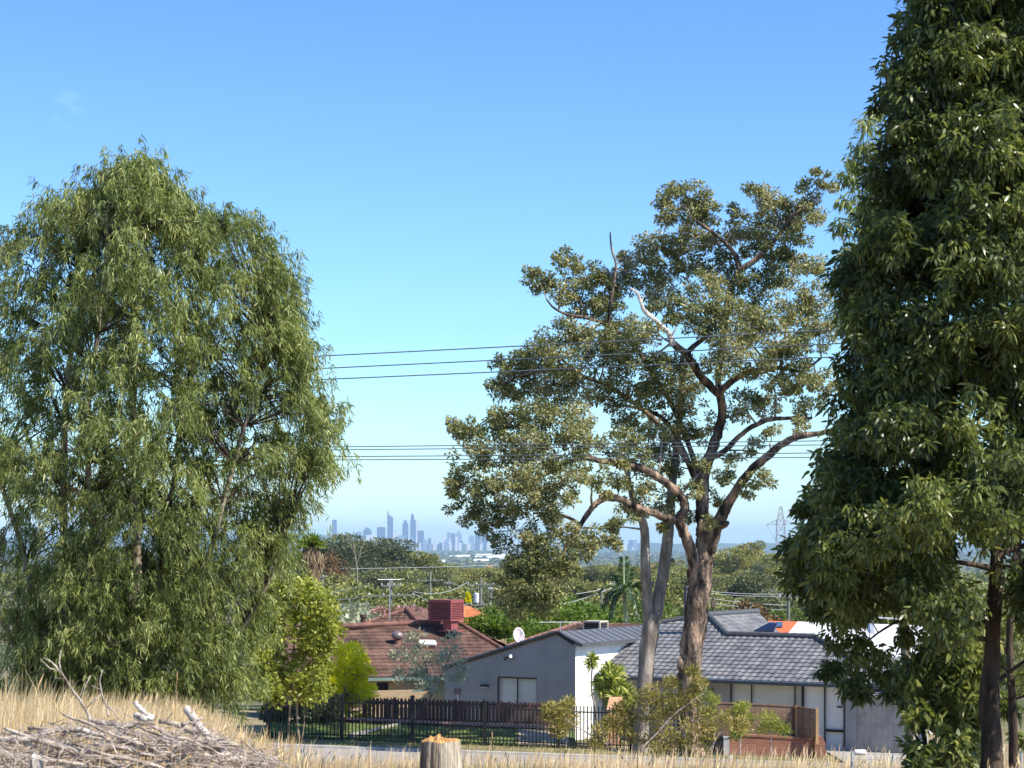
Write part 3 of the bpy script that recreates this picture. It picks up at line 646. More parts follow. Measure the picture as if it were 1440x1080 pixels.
# rounded edge tiles along the long left verge of the gable
mb = MB(); n = 16
for i in range(n):
    a_ = Ap.lerp(Bp, i / n) + nf*.06 + Z*.05; b_ = Ap.lerp(Bp, (i + 1.08) / n) + nf*.06 + Z*.075; mb.tube([a_, b_], [.06, .075], 8)
mb.build('verge_tiles', M['cap_grey'], gh)
mb = MB(); mb.bar(Cp + nf*.12 + Z*.0 - ul*.02, Ap + nf*.12 + Z*.02, .05, .14); mb.build('barge_board', M['frame_dark'], gh)
mb = MB(); a_ = Cp - ul*.32 - Z*.06 + nf*.1; mb.bar(a_, a_ - nf*(L+.1), .12, .1); mb.build('gutter', M['cap_grey'], gh)
mb = MB(); a_ = Cp - ul*.06 - Z*.16; mb.bar(a_, a_ - nf*L, .05, .16); mb.build('fascia', M['white_paint'], gh)
def window(parent, s0, s1, z0, z1, ncol, off=0.0, Wf=None, mat='blind', fw=.06, rec=.1, trans=None):
    Wf = Wf or W
    fr = MB()
    for a_, b_ in (((s0, z0), (s1, z0)), ((s0, z1), (s1, z1))): fr.bar(Wf(a_[0], a_[1], off), Wf(b_[0], b_[1], off), fw)
    for i in range(ncol + 1):
        s = s0 + (s1 - s0) * i / ncol if trans is None else trans[i]
        fr.bar(Wf(s, z0 + fw*.5, off), Wf(s, z1 - fw*.5, off), fw * .9)
    f = fr.build('window', M['frame_dark'], parent)
    g = MB(); g.prism([Wf(s0, z0, off - rec), Wf(s0, z1, off - rec), Wf(s1, z1, off - rec), Wf(s1, z0, off - rec)], -nf * .02); g.build('blind', M[mat], f)
    return f
window(gh, s0 + .0, s1, zb_w, zt_w, 2, off=-.03)
def wall_lamp(parent, c, w=.22):
    mb = MB(); mb.bar(c, c + nf * .1, .1); mb.bar(c + nf*.1 - ul*w*.5, c + nf*.1 + ul*w*.5, .1, .09); f = mb.build('wall_lamp', M['frame_dark'], parent)
    mb = MB(); mb.bar(c + nf*.14 - ul*w*.42 - Z*.055, c + nf*.14 + ul*w*.42 - Z*.055, .05, .02); mb.build('lamp_lens', M['white_paint'], f)
wall_lamp(gh, onwall(683, 964), .36)
c = onwall(717, 923); mb = MB(); mb.tube([c, c + nf*.12], .045, 8); mb.tube([c + nf*.12, c + nf*.2 + ul*.16 - Z*.1], [.03, .085], 10); h = mb.build('floodlight', M['frame_dark'], gh)
mb = MB(); mb.tube([c + nf*.12, c + nf*.2 - ul*.17 + Z*.02], [.03, .075], 10); mb.build('lamp_head', M['white_paint'], h)
c = onwall(644, 972); mb = MB(); mb.bar(c + nf*.06 - Z*.12, c + nf*.06 + Z*.12, .26, .12); f = mb.build('meter_box', M['vent_grey'], gh); mb = MB(); mb.tube([c + nf*.04 - ul*.02 - Z*.12, c + nf*.04 - ul*.02 - Z*.9], .03, 6); mb.build('conduit', M['white_paint'], f)

# main tiled roof: one front plane through the eave line, pitch found from the photo
C = hit(837, 949.5, W(0, 0), Vector((ul.x, ul.y, 0)))            # where the tile roof meets the side wall
ze = C.z; tp = .42
npl = (nf * tp + Z).normalized()
C = C.copy()
def onroof(px, py): return hit(px, py, C, npl)
er = -ul                                                          # eave direction to the right
def eave(px): return hitv(px, Vector((C.x, C.y, 0)), er, ze)
P887, P930, PA, P22, P45 = onroof(887, 904), onroof(930, 877), onroof(995, 866), onroof(1022, 893.5), onroof(1145, 897)
E22, EH = eave(1022), eave(1262)
tiled('main_roof', [C, P887, P930, PA, P22, E22], er, M['tile_grey'], gh, o0=C)
tiled('main_roof', [E22, P22, P45, EH], er, M['tile_grey'], gh, o0=C)
bk = -nf
# slopes behind
tiled('rear_roof', [PA, PA + bk*5, P22 + bk*5 + (P22 - PA)*.6, P22 + (P22 - PA)*.6], bk, M['tile_grey'], gh)
tiled('rear_roof', [P45, EH + bk*7.4, EH], bk, M['tile_grey'], gh)
caps('ridge_cap', PA + Z*.06, P22 + Z*.06, M['cap_grey'], gh); caps('ridge_cap', P22 + Z*.06, P45 + Z*.06, M['cap_grey'], gh); caps('ridge_cap', P45 + Z*.06, EH + Z*.06, M['cap_grey'], gh)
caps('ridge_cap', P930 + Z*.06, PA + Z*.06, M['cap_grey'], gh)
caps('ridge_cap', PA + Z*.06, PA + bk*5 + Z*.06, M['cap_grey'], gh)
slab('rear_roof', [P22 + bk*.1 - Z*.02, P22 + bk*5.2 - Z*1.2, P45 + bk*5.2 - Z*1.2, P45 + bk*.1 - Z*.02], .06, M['cap_grey'], gh)
slab('rear_roof', [P930 - Z*.03, PA - Z*.03, PA + bk*5 - Z*.03, P930 + bk*5 - ul*-1.5 - Z*.6], .06, M['cap_grey'], gh)
mb = MB(); mb.bar(C + nf*.07 - Z*.07, EH + nf*.07 - Z*.07, .13, .12); mb.build('gutter', M['cap_grey'], gh)
# blue solar collector behind the ridge
c = P22 + bk*1.4 + er*.55 + Z*.16; slab('solar_panel', [c, c + er*.9, c + er*.75 + bk*.7 + Z*.3, c + er*.35 + bk*.7 + Z*.3], .05, M['solar'], gh)
# front wall, set back under the eave
wo = C + bk * .75; wo.z = 0; dEH = (EH - C).length - .6
def W2(s, z, off=0.0): q = wo + er * s + nf * off; return Vector((q.x, q.y, z))
def spx(px): p = hitv(px, wo, er, 0); return (p - wo).dot(er)
zs = ze + .02
sof = MB(); sof.prism([W2(.02, zs, .75), W2(dEH, zs, .75), W2(dEH, zs, 0), W2(.02, zs, 0)], -Z * .07); sof.build('soffit', M['white_paint'], gh)
cut = [spx(1027), spx(1057), spx(1128)]; sd0, sd1 = spx(1129), spx(1188)
zwt = zs - .12
fw = MB()
fw.prism([W2(.05, 1.6), W2(.05, zs - .1), W2(cut[0], zs - .1), W2(cut[0], 1.6)], back); fw.prism([W2(cut[0], 1.6), W2(cut[0], 2.9), W2(sd0, 2.9), W2(sd0, 1.6)], back)
fw.prism([W2(sd1, 1.6), W2(sd1, zs - .1), W2(sd1 + .45, zs - .1), W2(sd1 + .45, 1.6)], back)
fw.build('front_wall', M['render_grey'], gh)
def Wb(s, z, off=0.0): return W2(s, z, off)
window(gh, cut[0], sd0, 2.93, zwt, 3, off=.0, Wf=Wb, trans=[cut[0] + .03, cut[1], cut[2] - .05, sd0 - .02] if False else [cut[0] + .03, cut[1], spx(1118), sd0 - .03])
smid = spx(1160)
d = MB(); d.bar(W2(sd0 + .02, 1.9), W2(sd0 + .02, zwt), .06); d.bar(W2(smid, 1.9), W2(smid, zwt), .06); d.bar(W2(sd1 - .02, 1.9), W2(sd1 - .02, zwt), .06)
zm = (W2(smid, 0)).copy(); zm = CZ + (HY - 1027) * zm.y / FP; d.bar(W2(smid, zm), W2(sd1, zm), .09); d.bar(W2(sd0, 2.12), W2(sd1, 2.12), .1); dd = d.build('entry_door', M['frame_dark'], gh)
g = MB(); g.prism([W2(sd0, 1.9, -.08), W2(sd0, zwt, -.08), W2(sd1, zwt, -.08), W2(sd1, 1.9, -.08)], -nf*.03); g.build('door_panel', M['white_paint'], dd)
g = MB(); kx = spx(1181); zk = CZ + (HY - 994) * W2(kx, 0).y / FP; g.bar(W2(kx - .1, zk, .03), W2(kx + .12, zk, .03), .05, .06); g.build('handle', M['frame_dark'], dd)
wall_lamp(gh, hitv(1001, wo, er, CZ + (HY - 974) * 82 / FP) + nf*.02, .24)
# garage door and its wall
g0 = sd1 + .45; gd = MB(); zg = zs - .35
gd.prism([W2(g0, 1.7, -.06), W2(g0, zg, -.06), W2(g0 + 2.5, zg, -.06), W2(g0 + 2.5, 1.7, -.06)], back)
gob = gd.build('garage_door', M['concrete'], gh)
gr = MB()
for i in range(11): gr.bar(W2(g0 + .12 + i*.23, 1.8, -.05), W2(g0 + .12 + i*.23, zg - .05, -.05), .03, .02)
gr.build('door_rib', M['concrete'], gob)
gw = MB(); gw.prism([W2(g0, zg + .01, -.02), W2(g0, zs - .1, -.02), W2(g0 + 2.7, zs - .1, -.02), W2(g0 + 2.7, zg + .01, -.02)], back); gw.prism([W2(g0 + 2.52, 1.6), W2(g0 + 2.52, zg), W2(g0 + 2.75, zg), W2(g0 + 2.75, 1.6)], back); gw.build('front_wall', M['render_grey'], gh)
# lower garage roof to the right
ga = onroof(1215, 945); rz = P(1262, 928, 86); r2 = P(1315, 946, 84); r3 = P(1400, 975, 80); r4 = P(1225, 975, 79)
tiled('garage_roof', [r4, rz, r2, r3], (r3 - r4), M['tile_grey'], gh)
fl = MB(); fp = P(965, 898, 87.5); fl.tube([fp - Z*.6, P(965, 827, 87.5)], .10, 10); fl.tube([P(965, 827, 87.5), P(965, 824, 87.5)], [.15, .15], 10); fl.build('flue', M['cap_grey'], gh)

# brown tiled roof section behind the grey wing, with beige cooler, antenna, dish
bh = empty('brown_roof_house', P(830, 905, 104), 'brown tiled house mostly hidden behind the grey gable, beige cooler on its ridge', 'house'); bh.location.z = gz(bh.location.x, 104)
bn = Vector((-.15, -1, 0)).normalized(); 
a1, a2, a3, a4 = P(700, 915, 98), P(808, 880, 106), P(910, 882, 106), P(960, 915, 98)
tiled('roof', [a1, a2, a3, a4], (a4 - a1), M['tile_brown'], bh, profile='wave')
caps('ridge_cap', a2 + Z*.05, a3 + Z*.05, M['cap_brown'], bh); caps('ridge_cap', a1 + Z*.05, a2 + Z*.05, M['cap_brown'], bh)
mb = MB(); mb.box((a1.x + .5, 98.5, 0.5), (a4.x - .5, 107, a1.z - .15)); mb.build('wall', M['brick_cream'], bh)
slab('roof', [a2, a3, a3 + Vector((2, 8, -3)), a2 + Vector((-2, 8, -3))], .1, M['tile_brown'], bh)
def cooler(root_name, px0, px1, top, bot, Y, body, lab, stand=0.0, hood=False, dark=.62):
    a = P(px0, bot, Y); b = P(px1, top, Y); t = empty(root_name, ((a.x+b.x)/2, Y + .5, a.z - stand), lab, 'air cooler'); w = b.x - a.x; h = b.z - a.z
    rot = Matrix.Translation((a.x, Y, a.z)) @ Matrix.Rotation(R(-28), 4, 'Z')
    mb = MB(); d = w * .746; wf = w * .736
    mb.box((0, 0, 0), (wf, d, h*.10), rot); mb.box((0, 0, h*.86), (wf, d, h), rot)
    for x in (0, wf - .07): 
        for y in (0, d - .07): mb.box((x, y, h*.10), (x + .07, y + .07, h*.86), rot)
    mb.build('casing', body, t)
    mb = MB(); mb.box((.08, .08, h*.1), (wf - .08, d - .08, h*.86), rot); pan = mb.build('filter_pad', M['frame_dark'] if dark > 1 else surf('pad_maroon', (.10,.02,.02), (.07,.014,.014), 9, .9, .3), t)
    mb = MB(); n = 9 if dark < 1 else 4
    for i in range(n):
        z = h*.12 + (h*.72) * (i + .5) / n
        mb.box((.075, .02, z - h*.018), (wf - .075, .08, z + h*.026), rot); mb.box((wf - .08, .075, z - h*.018), (wf - .02, d - .075, z + h*.026), rot)
    mb.build('louvre', body if dark < 1 else M['cap_grey'], t)
    if stand:
        mb = MB(); mb.box((wf*.55, d*.2, -stand), (wf*.9, d*.7, 0), rot); mb.build('duct', body, t)
        mb = MB(); mb.box((wf*.45, d*.0, -stand - .06), (wf*1.15, d*.8, -stand), rot); mb.build('flashing', body, t)
    return t
cooler('roof_cooler', 819, 856, 873, 888, 104, M['cooler_beige'], 'beige boxy evaporative cooler on the brown ridge behind the grey wing', dark=2)
def antenna(px, top, bot, Y, lab, span=1.6, els=5):
    b = P(px, bot, Y); t = P(px, top, Y); e = empty('television_antenna', b, lab, 'antenna'); mb = MB(); mb.tube([b, t], .022, 6); mb.build('mast', M['steel'], e)
    mb = MB(); mb.tube([t - Vector((span*.5, .2, 0)), t + Vector((span*.5, .2, 0))], .018, 5)
    for i in range(els): x = -span*.45 + span*.9*i/(els-1); l_ = .32 + .12*(i % 2); mb.tube([t + Vector((x, -l_ + .0, .0)), t + Vector((x, l_, .03))], .01, 4); 
    mb.build('element', M['steel'], e); return e
antenna(788, 875, 892, 103, 'flat white television antenna left of the beige roof cooler', 2.0, 6)
dsh = P(729, 894, 96); e = empty('satellite_dish', dsh - Z*.5, 'pale satellite dish standing where the two roofs meet', 'satellite dish')
mb = MB(); prof = [(.0, .0), (.16, .012), (.28, .045), (.34, .085)]
dirn = Vector((.25, -.85, .35)).normalized(); Mx = Matrix.Translation(dsh) @ dirn.to_track_quat('Z', 'Y').to_matrix().to_4x4() @ Matrix.Diagonal((.78, 1.12, 1, 1))
vs = []; fs = []; n = 20
for off in (0, -.015):
    for r_, z_ in prof:
        for k in range(n): vs.append(Mx @ Vector((r_*math.cos(6.2832*k/n), r_*math.sin(6.2832*k/n), z_ + off)))
for o_ in (0, len(prof)):
    for i in range(len(prof) - 1):
        for k in range(n): fs.append(((o_+i)*n+k, (o_+i)*n+(k+1) % n, (o_+i+1)*n+(k+1) % n, (o_+i+1)*n+k))
for k in range(n): fs.append(((len(prof)-1)*n+k, (len(prof)-1)*n+(k+1) % n, (2*len(prof)-1)*n+(k+1) % n, (2*len(prof)-1)*n+k))
mb.add(vs, fs); mb.build('reflector', M['dish'], e, smooth=True)
mb = MB(); mb.tube([dsh + dirn*.02 - Z*.3, dsh + dirn*.45 - Z*.05], .012, 5); mb.box(tuple(dsh + dirn*.45 - Vector((.03,.03,.08))), tuple(dsh + dirn*.45 + Vector((.03,.03,.02)))); mb.build('feed_arm', M['steel'], e)
mb = MB(); mb.tube([dsh - Z*.55, dsh - Z*.05 - dirn*.06], .025, 6); mb.build('mount', M['steel'], e)

# ================================================================== brown tiled house on the left
rh = empty('brick_house', (-5.5, 96, gz(-5.5, 96)), 'cream brick house with weathered red-brown tiled roof left of the grey gable', 'house')
el = Vector((1, .22, 0)).normalized(); rn = Vector((el.y, -el.x, 0)); rn = rn if rn.y < 0 else -rn
E0 = P(575, 951.5, 92); tp2 = .40; npr = (rn * tp2 + Z).normalized()
def onr(px, py): return hit(px, py, E0, npr)
def eav(px): return hitv(px, Vector((E0.x, E0.y, 0)), el, E0.z)
RL, RM, RH, RE = onr(400, 886), onr(592, 878), onr(640, 874), eav(765)
tiled('roof', [eav(400), RL, RM, RH, RE], el, M['tile_brown'], rh, tw=.38, cw=.36, relief=.018, step=.03, profile='flat')
rb = -rn
tiled('rear_roof', [RH, RH + rb*4, RE + rb*9 + el*1, RE], rb, M['tile_brown'], rh, tw=.38, profile='flat')
# small gable rising behind the ridge
g1, g2, g3 = P(492, 884, 99), P(572, 858, 100.5), P(593, 881, 98.5)
tiled('gable_roof', [g1, g2, g3], (g3 - g1), M['tile_brown'], rh)
caps('ridge_cap', RL + Z*.06, RM + Z*.06, M['cap_brown'], rh, .13); caps('ridge_cap', RM + Z*.06, RH + Z*.06, M['cap_brown'], rh, .12); caps('ridge_cap', g2 + Z*.05, g3 + Z*.05, M['cap_brown'], rh, .15); caps('ridge_cap', g1 + Z*.03, g2 + Z*.05, M['cap_brown'], rh, .08)
caps('ridge_cap', RH + Z*.05, RE + Z*.05, M['cap_brown'], rh, .1)
slab('rear_roof', [g2, P(640, 866, 103), RM + rb*.3, g3], .08, M['tile_brown'], rh)
mb = MB(); a_ = eav(400); mb.bar(a_ + rn*.08 - Z*.09, eav(765) + rn*.08 - Z*.09, .14, .13); mb.build('gutter', M['gutter'], rh)
wz = E0.z - .15; wo3 = E0 + rb*.6; wo3.z = 0
def W3(px, z, off=0): p = hitv(px, wo3 - rb*off, el, z); return p
mb = MB(); b3 = rb*.2
for x0_, x1_, z0_, z1_ in ((400, 530, .8, wz), (546, 765, .8, wz), (530, 546, wz - .12, wz), (530, 546, .8, wz - 1.2)): mb.prism([W3(x0_, z0_), W3(x0_, z1_), W3(x1_, z1_), W3(x1_, z0_)], b3)
mb.build('wall', M['brick_cream'], rh)
mb = MB(); 
for x_ in (530.5, 538, 545.5): mb.bar(W3(x_, wz - 1.2, -.04), W3(x_, wz - .12, -.04), .07)
wf_ = mb.build('window', M['frame_dark'], rh); mb = MB(); mb.prism([W3(530, wz - 1.2, -.1), W3(530, wz - .12, -.1), W3(546, wz - .12, -.1), W3(546, wz - 1.2, -.1)], rb*.02); mb.build('pane', M['glass_dark'], wf_)
def onr_base(px, py): return onr(px, py)
def pipe(px, top, bot, r, lab_name, mat, cap=True):
    b = onr(px, bot); h = (bot - top) * b.y / FP; mb = MB(); mb.tube([b - Z*.1, b + Z*h], r, 10)
    if cap: mb.tube([b + Z*(h - .12), b + Z*h], [r*1.35, r*1.35], 10)
    return mb.build(lab_name, mat, rh)
p_ = pipe(501, 899, 922, .065, 'vent_pipe', M['tile_brown']); 
gp = P(511, 880, 99); mb = MB(); mb.tube([gp - Z*.3, gp + Z*.5], .12, 10); mb.tube([gp + Z*.38, gp + Z*.52], .17, 10); mb.build('vent_pipe', M['tile_brown'], rh)
vp = onr(559, 906); mb = MB(); mb.lathe([(.16, -.1), (.15, .18), (.17, .2)], vp, 14); wv = mb.build('roof_ventilator', M['cap_brown'], rh)
mb = MB(); mb.lathe([(.10, .2), (.22, .26), (.27, .36), (.26, .46), (.18, .55), (.03, .59)], vp, 18); mb.build('turbine_head', M['vent_grey'], wv, smooth=True)
sk = onr(601, 909); mb = MB(); u3 = el; v3 = (Z.cross(el)).normalized()
upr = npr.cross(el).normalized(); upr = upr if upr.z > 0 else -upr
pts = []
for dx_, dy_ in ((-.36,-.12),(-.3,-.2),(.3,-.26),(.38,-.2),(.38,.1),(.3,.2),(-.3,.26),(-.38,.18)): pts.append(sk + el*dx_ + upr*dy_ + npr*.16)
mb.prism(pts, npr*.06); sk_ = mb.build('skylight', M['white_paint'], rh); mb = MB(); mb.prism([p - npr*.14 for p in pts], npr*.13); mb.build('skylight_curb', M['cap_brown'], sk_)
cb_ = onr(627, 887); cr_ = cooler('roof_cooler', 602, 652, 843.5, 873, cb_.y - .4, M['cooler_red'], 'maroon louvred evaporative cooler on the red-brown roof', stand=.42)
ant = antenna(548, 815, 877, 99.5, 'bare mast antenna on the brown gable', 1.1, 3)

# flowering creeper behind the gable
def blobplant(name, cx, cy, Y, wpx, hpx, n, mat, label, cat='shrub', lsz=.12, lw=.5, trunk=True, nclump=14, depth=None, near=False, up=.2, spiky=0.0, seed=1, base=None):
    """a shrub filling an ellipse of the photo at distance Y, leafy clumps on thin stems"""
    g = np.random.default_rng(seed); c = P(cx, cy, Y); rx = wpx * Y / FP / 2; rz_ = hpx * Y / FP / 2; ry = depth or rx; bz = gz(c.x, Y) if base is None else base
    t = empty(name, (c.x, Y, bz), label, cat); B = []; D = []; T = []; tb = MB()
    for i in range(nclump):
        d = g.normal(size=3); d /= np.linalg.norm(d); q = g.uniform(.35, .78); cc = np.array([c.x + d[0]*rx*q, Y + d[1]*ry*q, c.z + d[2]*rz_*q]); cr = np.array([rx, ry, rz_]) * g.uniform(.28, .45)
        m = n // nclump; dd = norm(g.normal(size=(m, 3))); rad = g.uniform(.2, 1, (m, 1)) ** .5
        B.append(cc + dd * cr * rad); D.append(dd + np.array([0, 0, up]) + g.normal(0, .5, (m, 3))); T.append(np.clip(g.random()*.5 + .25 + g.normal(0, .22, m), 0, 1))
        tb.tube([(c.x + d[0]*rx*.1, Y, bz - .05), (c.x + d[0]*rx*.35, Y + d[1]*ry*.3, (bz + cc[2]) * .5), tuple(cc)], [max(.012, rz_*.03), max(.01, rz_*.02), .006], 5)
    B = np.concatenate(B); leaves('foliage', B, np.concatenate(D), lsz * g.uniform(.7, 1.3, len(B)), lsz * lw, mat, t, np.concatenate(T), near)
    if trunk: tb.build('stem', M['bark_grey'], t)
    return t
blobplant('flowering_creeper', 562, 860, 103, 90, 20, 2200, M['petal'], 'pink flowering creeper behind the brown tiled gable', 'creeper', .13, .7, seed=3, base=gz(-5, 103))
blobplant('hedge', 690, 884, 112, 110, 34, 9000, M['leaf_bright'], 'bright green leafy hedge behind the red-brown roof', 'hedge', .17, .6, seed=4, nclump=26, depth=1.2)
# orange hipped roof behind the maroon cooler
oh = empty('orange_roof_house', (-1.8, 126, gz(-1.8, 126)), 'house with a smooth orange roof behind the maroon cooler', 'house')
o1, o2, o3, o4 = P(646, 888, 122), P(651, 851, 128), P(662, 853, 128), P(716, 884, 120)
slab('roof', [o1, o2, o3, o4], .1, M['orange_roof'], oh); slab('roof', [o3, o2, o2 + Vector((.8, 5, -1.9)), o4 + Vector((-.3, 5, -.4))], .1, M['orange_roof'], oh)
mb = MB(); mb.box((o1.x + .3, 122.5, -.8), (o4.x - .2, 130, o1.z - .1)); mb.build('wall', M['brick_cream'], oh)
# topiary pencil pine beside the orange roof
blobplant('pencil_pine', 657, 843, 134, 11, 20, 900, M['leaf_lime'], 'small yellow-green pencil pine beside the maroon cooler', 'conifer', .1, .5, seed=5, nclump=6)
# right: red roof with solar panels, white roofs
r5 = empty('red_roof_house', (P(1095, 885, 118).x, 118, gz(14, 118)), 'orange-red tiled house with solar panels, left of the white roof', 'house')
q1, q2, q3, q4 = P(1060, 893, 116), P(1080, 873, 122), P(1128, 874, 122), P(1128, 894, 116)
slab('roof', [q1, q2, q3, q4], .1, M['red_roof'], r5); mb = MB(); mb.box((q1.x, 116.5, -1.5), (q4.x, 124, q1.z - .08)); mb.build('wall', M['render_white'], r5)
nn_ = (q2 - q1).cross(q4 - q1).normalized(); nn_ = nn_ if nn_.z > 0 else -nn_
for a_, b_ in ((1079, 1089), (1090, 1100)): 
    s_ = [hit(a_, 881, q1 + nn_*.08, nn_), hit(a_ + 1, 874.5, q1 + nn_*.08, nn_), hit(b_ + 1, 874.5, q1 + nn_*.08, nn_), hit(b_, 881, q1 + nn_*.08, nn_)]; slab('solar_panel', s_, .04, M['solar'], r5)
wh = empty('white_roof_house', (P(1210, 900, 108).x, 108, gz(17, 108)), 'building with a long bright white metal roof behind the right tree', 'building')
slab('roof', [P(1100, 901, 100), P(1122, 874, 112), P(1316, 880, 112), P(1330, 946, 96), P(1250, 946, 96)], .12, M['white_roof'], wh)
mb = MB(); mb.box((P(1115, 0, 102).x, 102, -.6), (P(1310, 0, 102).x, 112, CZ + (HY - 903) * 100 / FP - 2.2)); mb.build('wall', M['render_white'], wh)
mb = MB(); mb.bar(P(1225, 876, 111.9) + Z*.08, P(1232, 930, 99) + Z*.08, .2, .12); mb.bar(P(1235, 882, 110) + Z*.5, P(1310, 884, 110) + Z*.4, .08, .08); mb.build('ridge_cap', M['steel'], wh)

# ================================================================== front fence, yard walls
fz = [(-9, 3.16), (-6.1, 3.08), (-3.5, 3.05), (-.97, 2.92), (1.7, 2.78), (4.2, 2.71), (7.4, 2.60), (12, 2.5)]
FY = 76.0
def fpost_x(px): return (px - 720) * FY / FP
posts = [fpost_x(p) for p in (377, 480.5, 580, 682, 785, 888, 1003)]
fe = empty('iron_fence', (0, FY, 2.8), 'black spear-topped iron fence along the verge in front of the houses', 'fence')
for x in posts:
    z = lerp_tab(fz, x); mb = MB(); mb.box((x - .07, FY - .07, z - .15), (x + .07, FY + .07, z + 1.52)); p_ = mb.build('post', M['iron'], fe)
    mb = MB(); mb.lathe([(.10, 0), (.09, .03), (.02, .07)], (x, FY, z + 1.52), 8); mb.build('post_cap', M['iron'], p_)
for a_, b_ in zip(posts, posts[1:]):
    mb = MB(); n = max(4, int((b_ - a_) / .125)); za = lerp_tab(fz, (a_ + b_) / 2)
    za0, zb0 = lerp_tab(fz, a_), lerp_tab(fz, b_)
    for i in range(1, n):
        x = a_ + (b_ - a_) * i / n; z = za0 + (zb0 - za0) * i / n; mb.box((x - .02, FY - .02, z + .02), (x + .02, FY + .02, z + 1.44)); mb.lathe([(.028, 0), (.008, .07)], (x, FY, z + 1.44), 4)
    for dz in (.14, 1.28): mb.bar((a_ + .07, FY, za0 + dz), (b_ - .07, FY, zb0 + dz), .03, .045)
    mb.build('railing_panel', M['iron'], fe)
# brick retaining wall across the lawn with a dark picket fence on top
RW = empty('retaining_wall', (P(640, 1018, 79.5).x, 79.5, gz(-2, 79.5)), 'low dark brick retaining wall with terracotta coping across the lawn', 'wall')
ra, rb_ = P(430, 1008, 79.6), P(792, 1024, 79.6)
mb = MB(); mb.add([(ra.x,79.6,1.8),(rb_.x,79.6,1.8),(rb_.x,79.85,1.8),(ra.x,79.85,1.8),(ra.x,79.6,ra.z-.06),(rb_.x,79.6,rb_.z-.06),(rb_.x,79.85,rb_.z-.06),(ra.x,79.85,ra.z-.06)], [(0,3,2,1),(4,5,6,7),(0,1,5,4),(1,2,6,5),(2,3,7,6),(3,0,4,7)]); mb.build('brickwork', surf('brick_dark', (.10,.05,.035), (.06,.03,.022), 6, .9, .3), RW)  # retaining wall bricks are a darker brown than the other brickwork
mb = MB(); n = 60
for i in range(n):
    a_ = ra.lerp(rb_, i/n); b_ = ra.lerp(rb_, (i + .93)/n); mb.bar(a_ + Vector((0, .12, 0)), b_ + Vector((0, .12, 0)), .31, .075)
mb.build('coping', surf('coping_pink', (.62,.36,.28), (.45,.24,.18), 6, .9, .2), RW)
pf = empty('timber_fence', (P(600, 1005, 79.75).x, 79.9, ra.z), 'dark brown timber picket fence on the brick retaining wall', 'fence')
pa, pb = P(512, 982, 80.2), P(770, 989, 80.2); mb = MB(); n = 46
for i in range(n):
    a_ = pa.lerp(pb, i/n); x = a_.x; zb_ = ra.lerp(rb_, (x - ra.x)/(rb_.x - ra.x)).z + .04; mb.box((x, 80.2, zb_), (x + .115, 80.225, a_.z + .02*math.sin(i*3)))
mb.build('paling', M['timber_brown'], pf); mb = MB()
for dz in (.12, .75): mb.bar(pa + Vector((0, .06, -dz)), pb + Vector((0, .06, -dz)), .05, .08)
mb.build('rail', M['timber_brown'], pf); mb = MB()
for k in range(7): a_ = pa.lerp(pb, k/6); mb = MB(); mb.box((a_.x - .05, 80.24, ra.z - .6), (a_.x + .05, 80.34, a_.z + .06)); mb.build('post', M['timber_brown'], pf)
# pinkish rail line above pickets at left, pale boundary wall beyond
bw = empty('boundary_wall', (P(600, 985, 88).x, 88, gz(-3, 88)), 'pale cream brick boundary wall below the gutter of the brick house', 'wall')
mb = MB(); a_, b_ = P(515, 972, 88), P(640, 969, 88); mb.add([(a_.x,88,1.2),(b_.x,88,1.2),(b_.x,88.2,1.2),(a_.x,88.2,1.2),(a_.x,88,a_.z),(b_.x,88,b_.z),(b_.x,88.2,b_.z),(a_.x,88.2,a_.z)], [(0,3,2,1),(4,5,6,7),(0,1,5,4),(1,2,6,5),(2,3,7,6),(3,0,4,7)]); mb.build('brickwork', M['brick_cream'], bw)
mb = MB(); mb.bar(P(580, 972, 87.6), P(626, 967, 87.6), .12, .09); mb.build('capping', M['gutter'], bw)
strip('path', 76.2, 79.5, P(728, 0, 78).x, P(800, 0, 78).x, .008, M['paving'], 12, 6, lawn_rise)
mb = MB(); mb.bar((posts[1] + .2, 76.6, 3.14), (P(562, 0, 79).x, 79.0, gz(-4, 79) + .50), .12, .12); tag(mb.build('garden_edging', M['concrete']), 'pale concrete edging running diagonally over the lawn behind the iron fence', 'edging')
# orange brick letterbox pier
lp = P(863, 1040, 77.6); t = empty('brick_pier', (lp.x, 77.6, gz(lp.x, 77.6)), 'orange brick letterbox pier with a sloping top behind the iron fence', 'pier')
mb = MB(); mb.box((lp.x - .22, 77.4, 2.3), (lp.x + .22, 77.85, CZ + (HY - 999) * 77.4 / FP)); mb.build('shaft', M['brick_orange'], t)
mb = MB(); zt_ = CZ + (HY - 998) * 77.4 / FP; mb.prism([(lp.x - .27, 77.35, zt_), (lp.x + .25, 77.35, zt_), (lp.x + .33, 77.75, zt_ + .44), (lp.x - .15, 77.75, zt_ + .44)], (0, .12, -.02)); mb.build('sloping_top', M['brick_orange'], t)
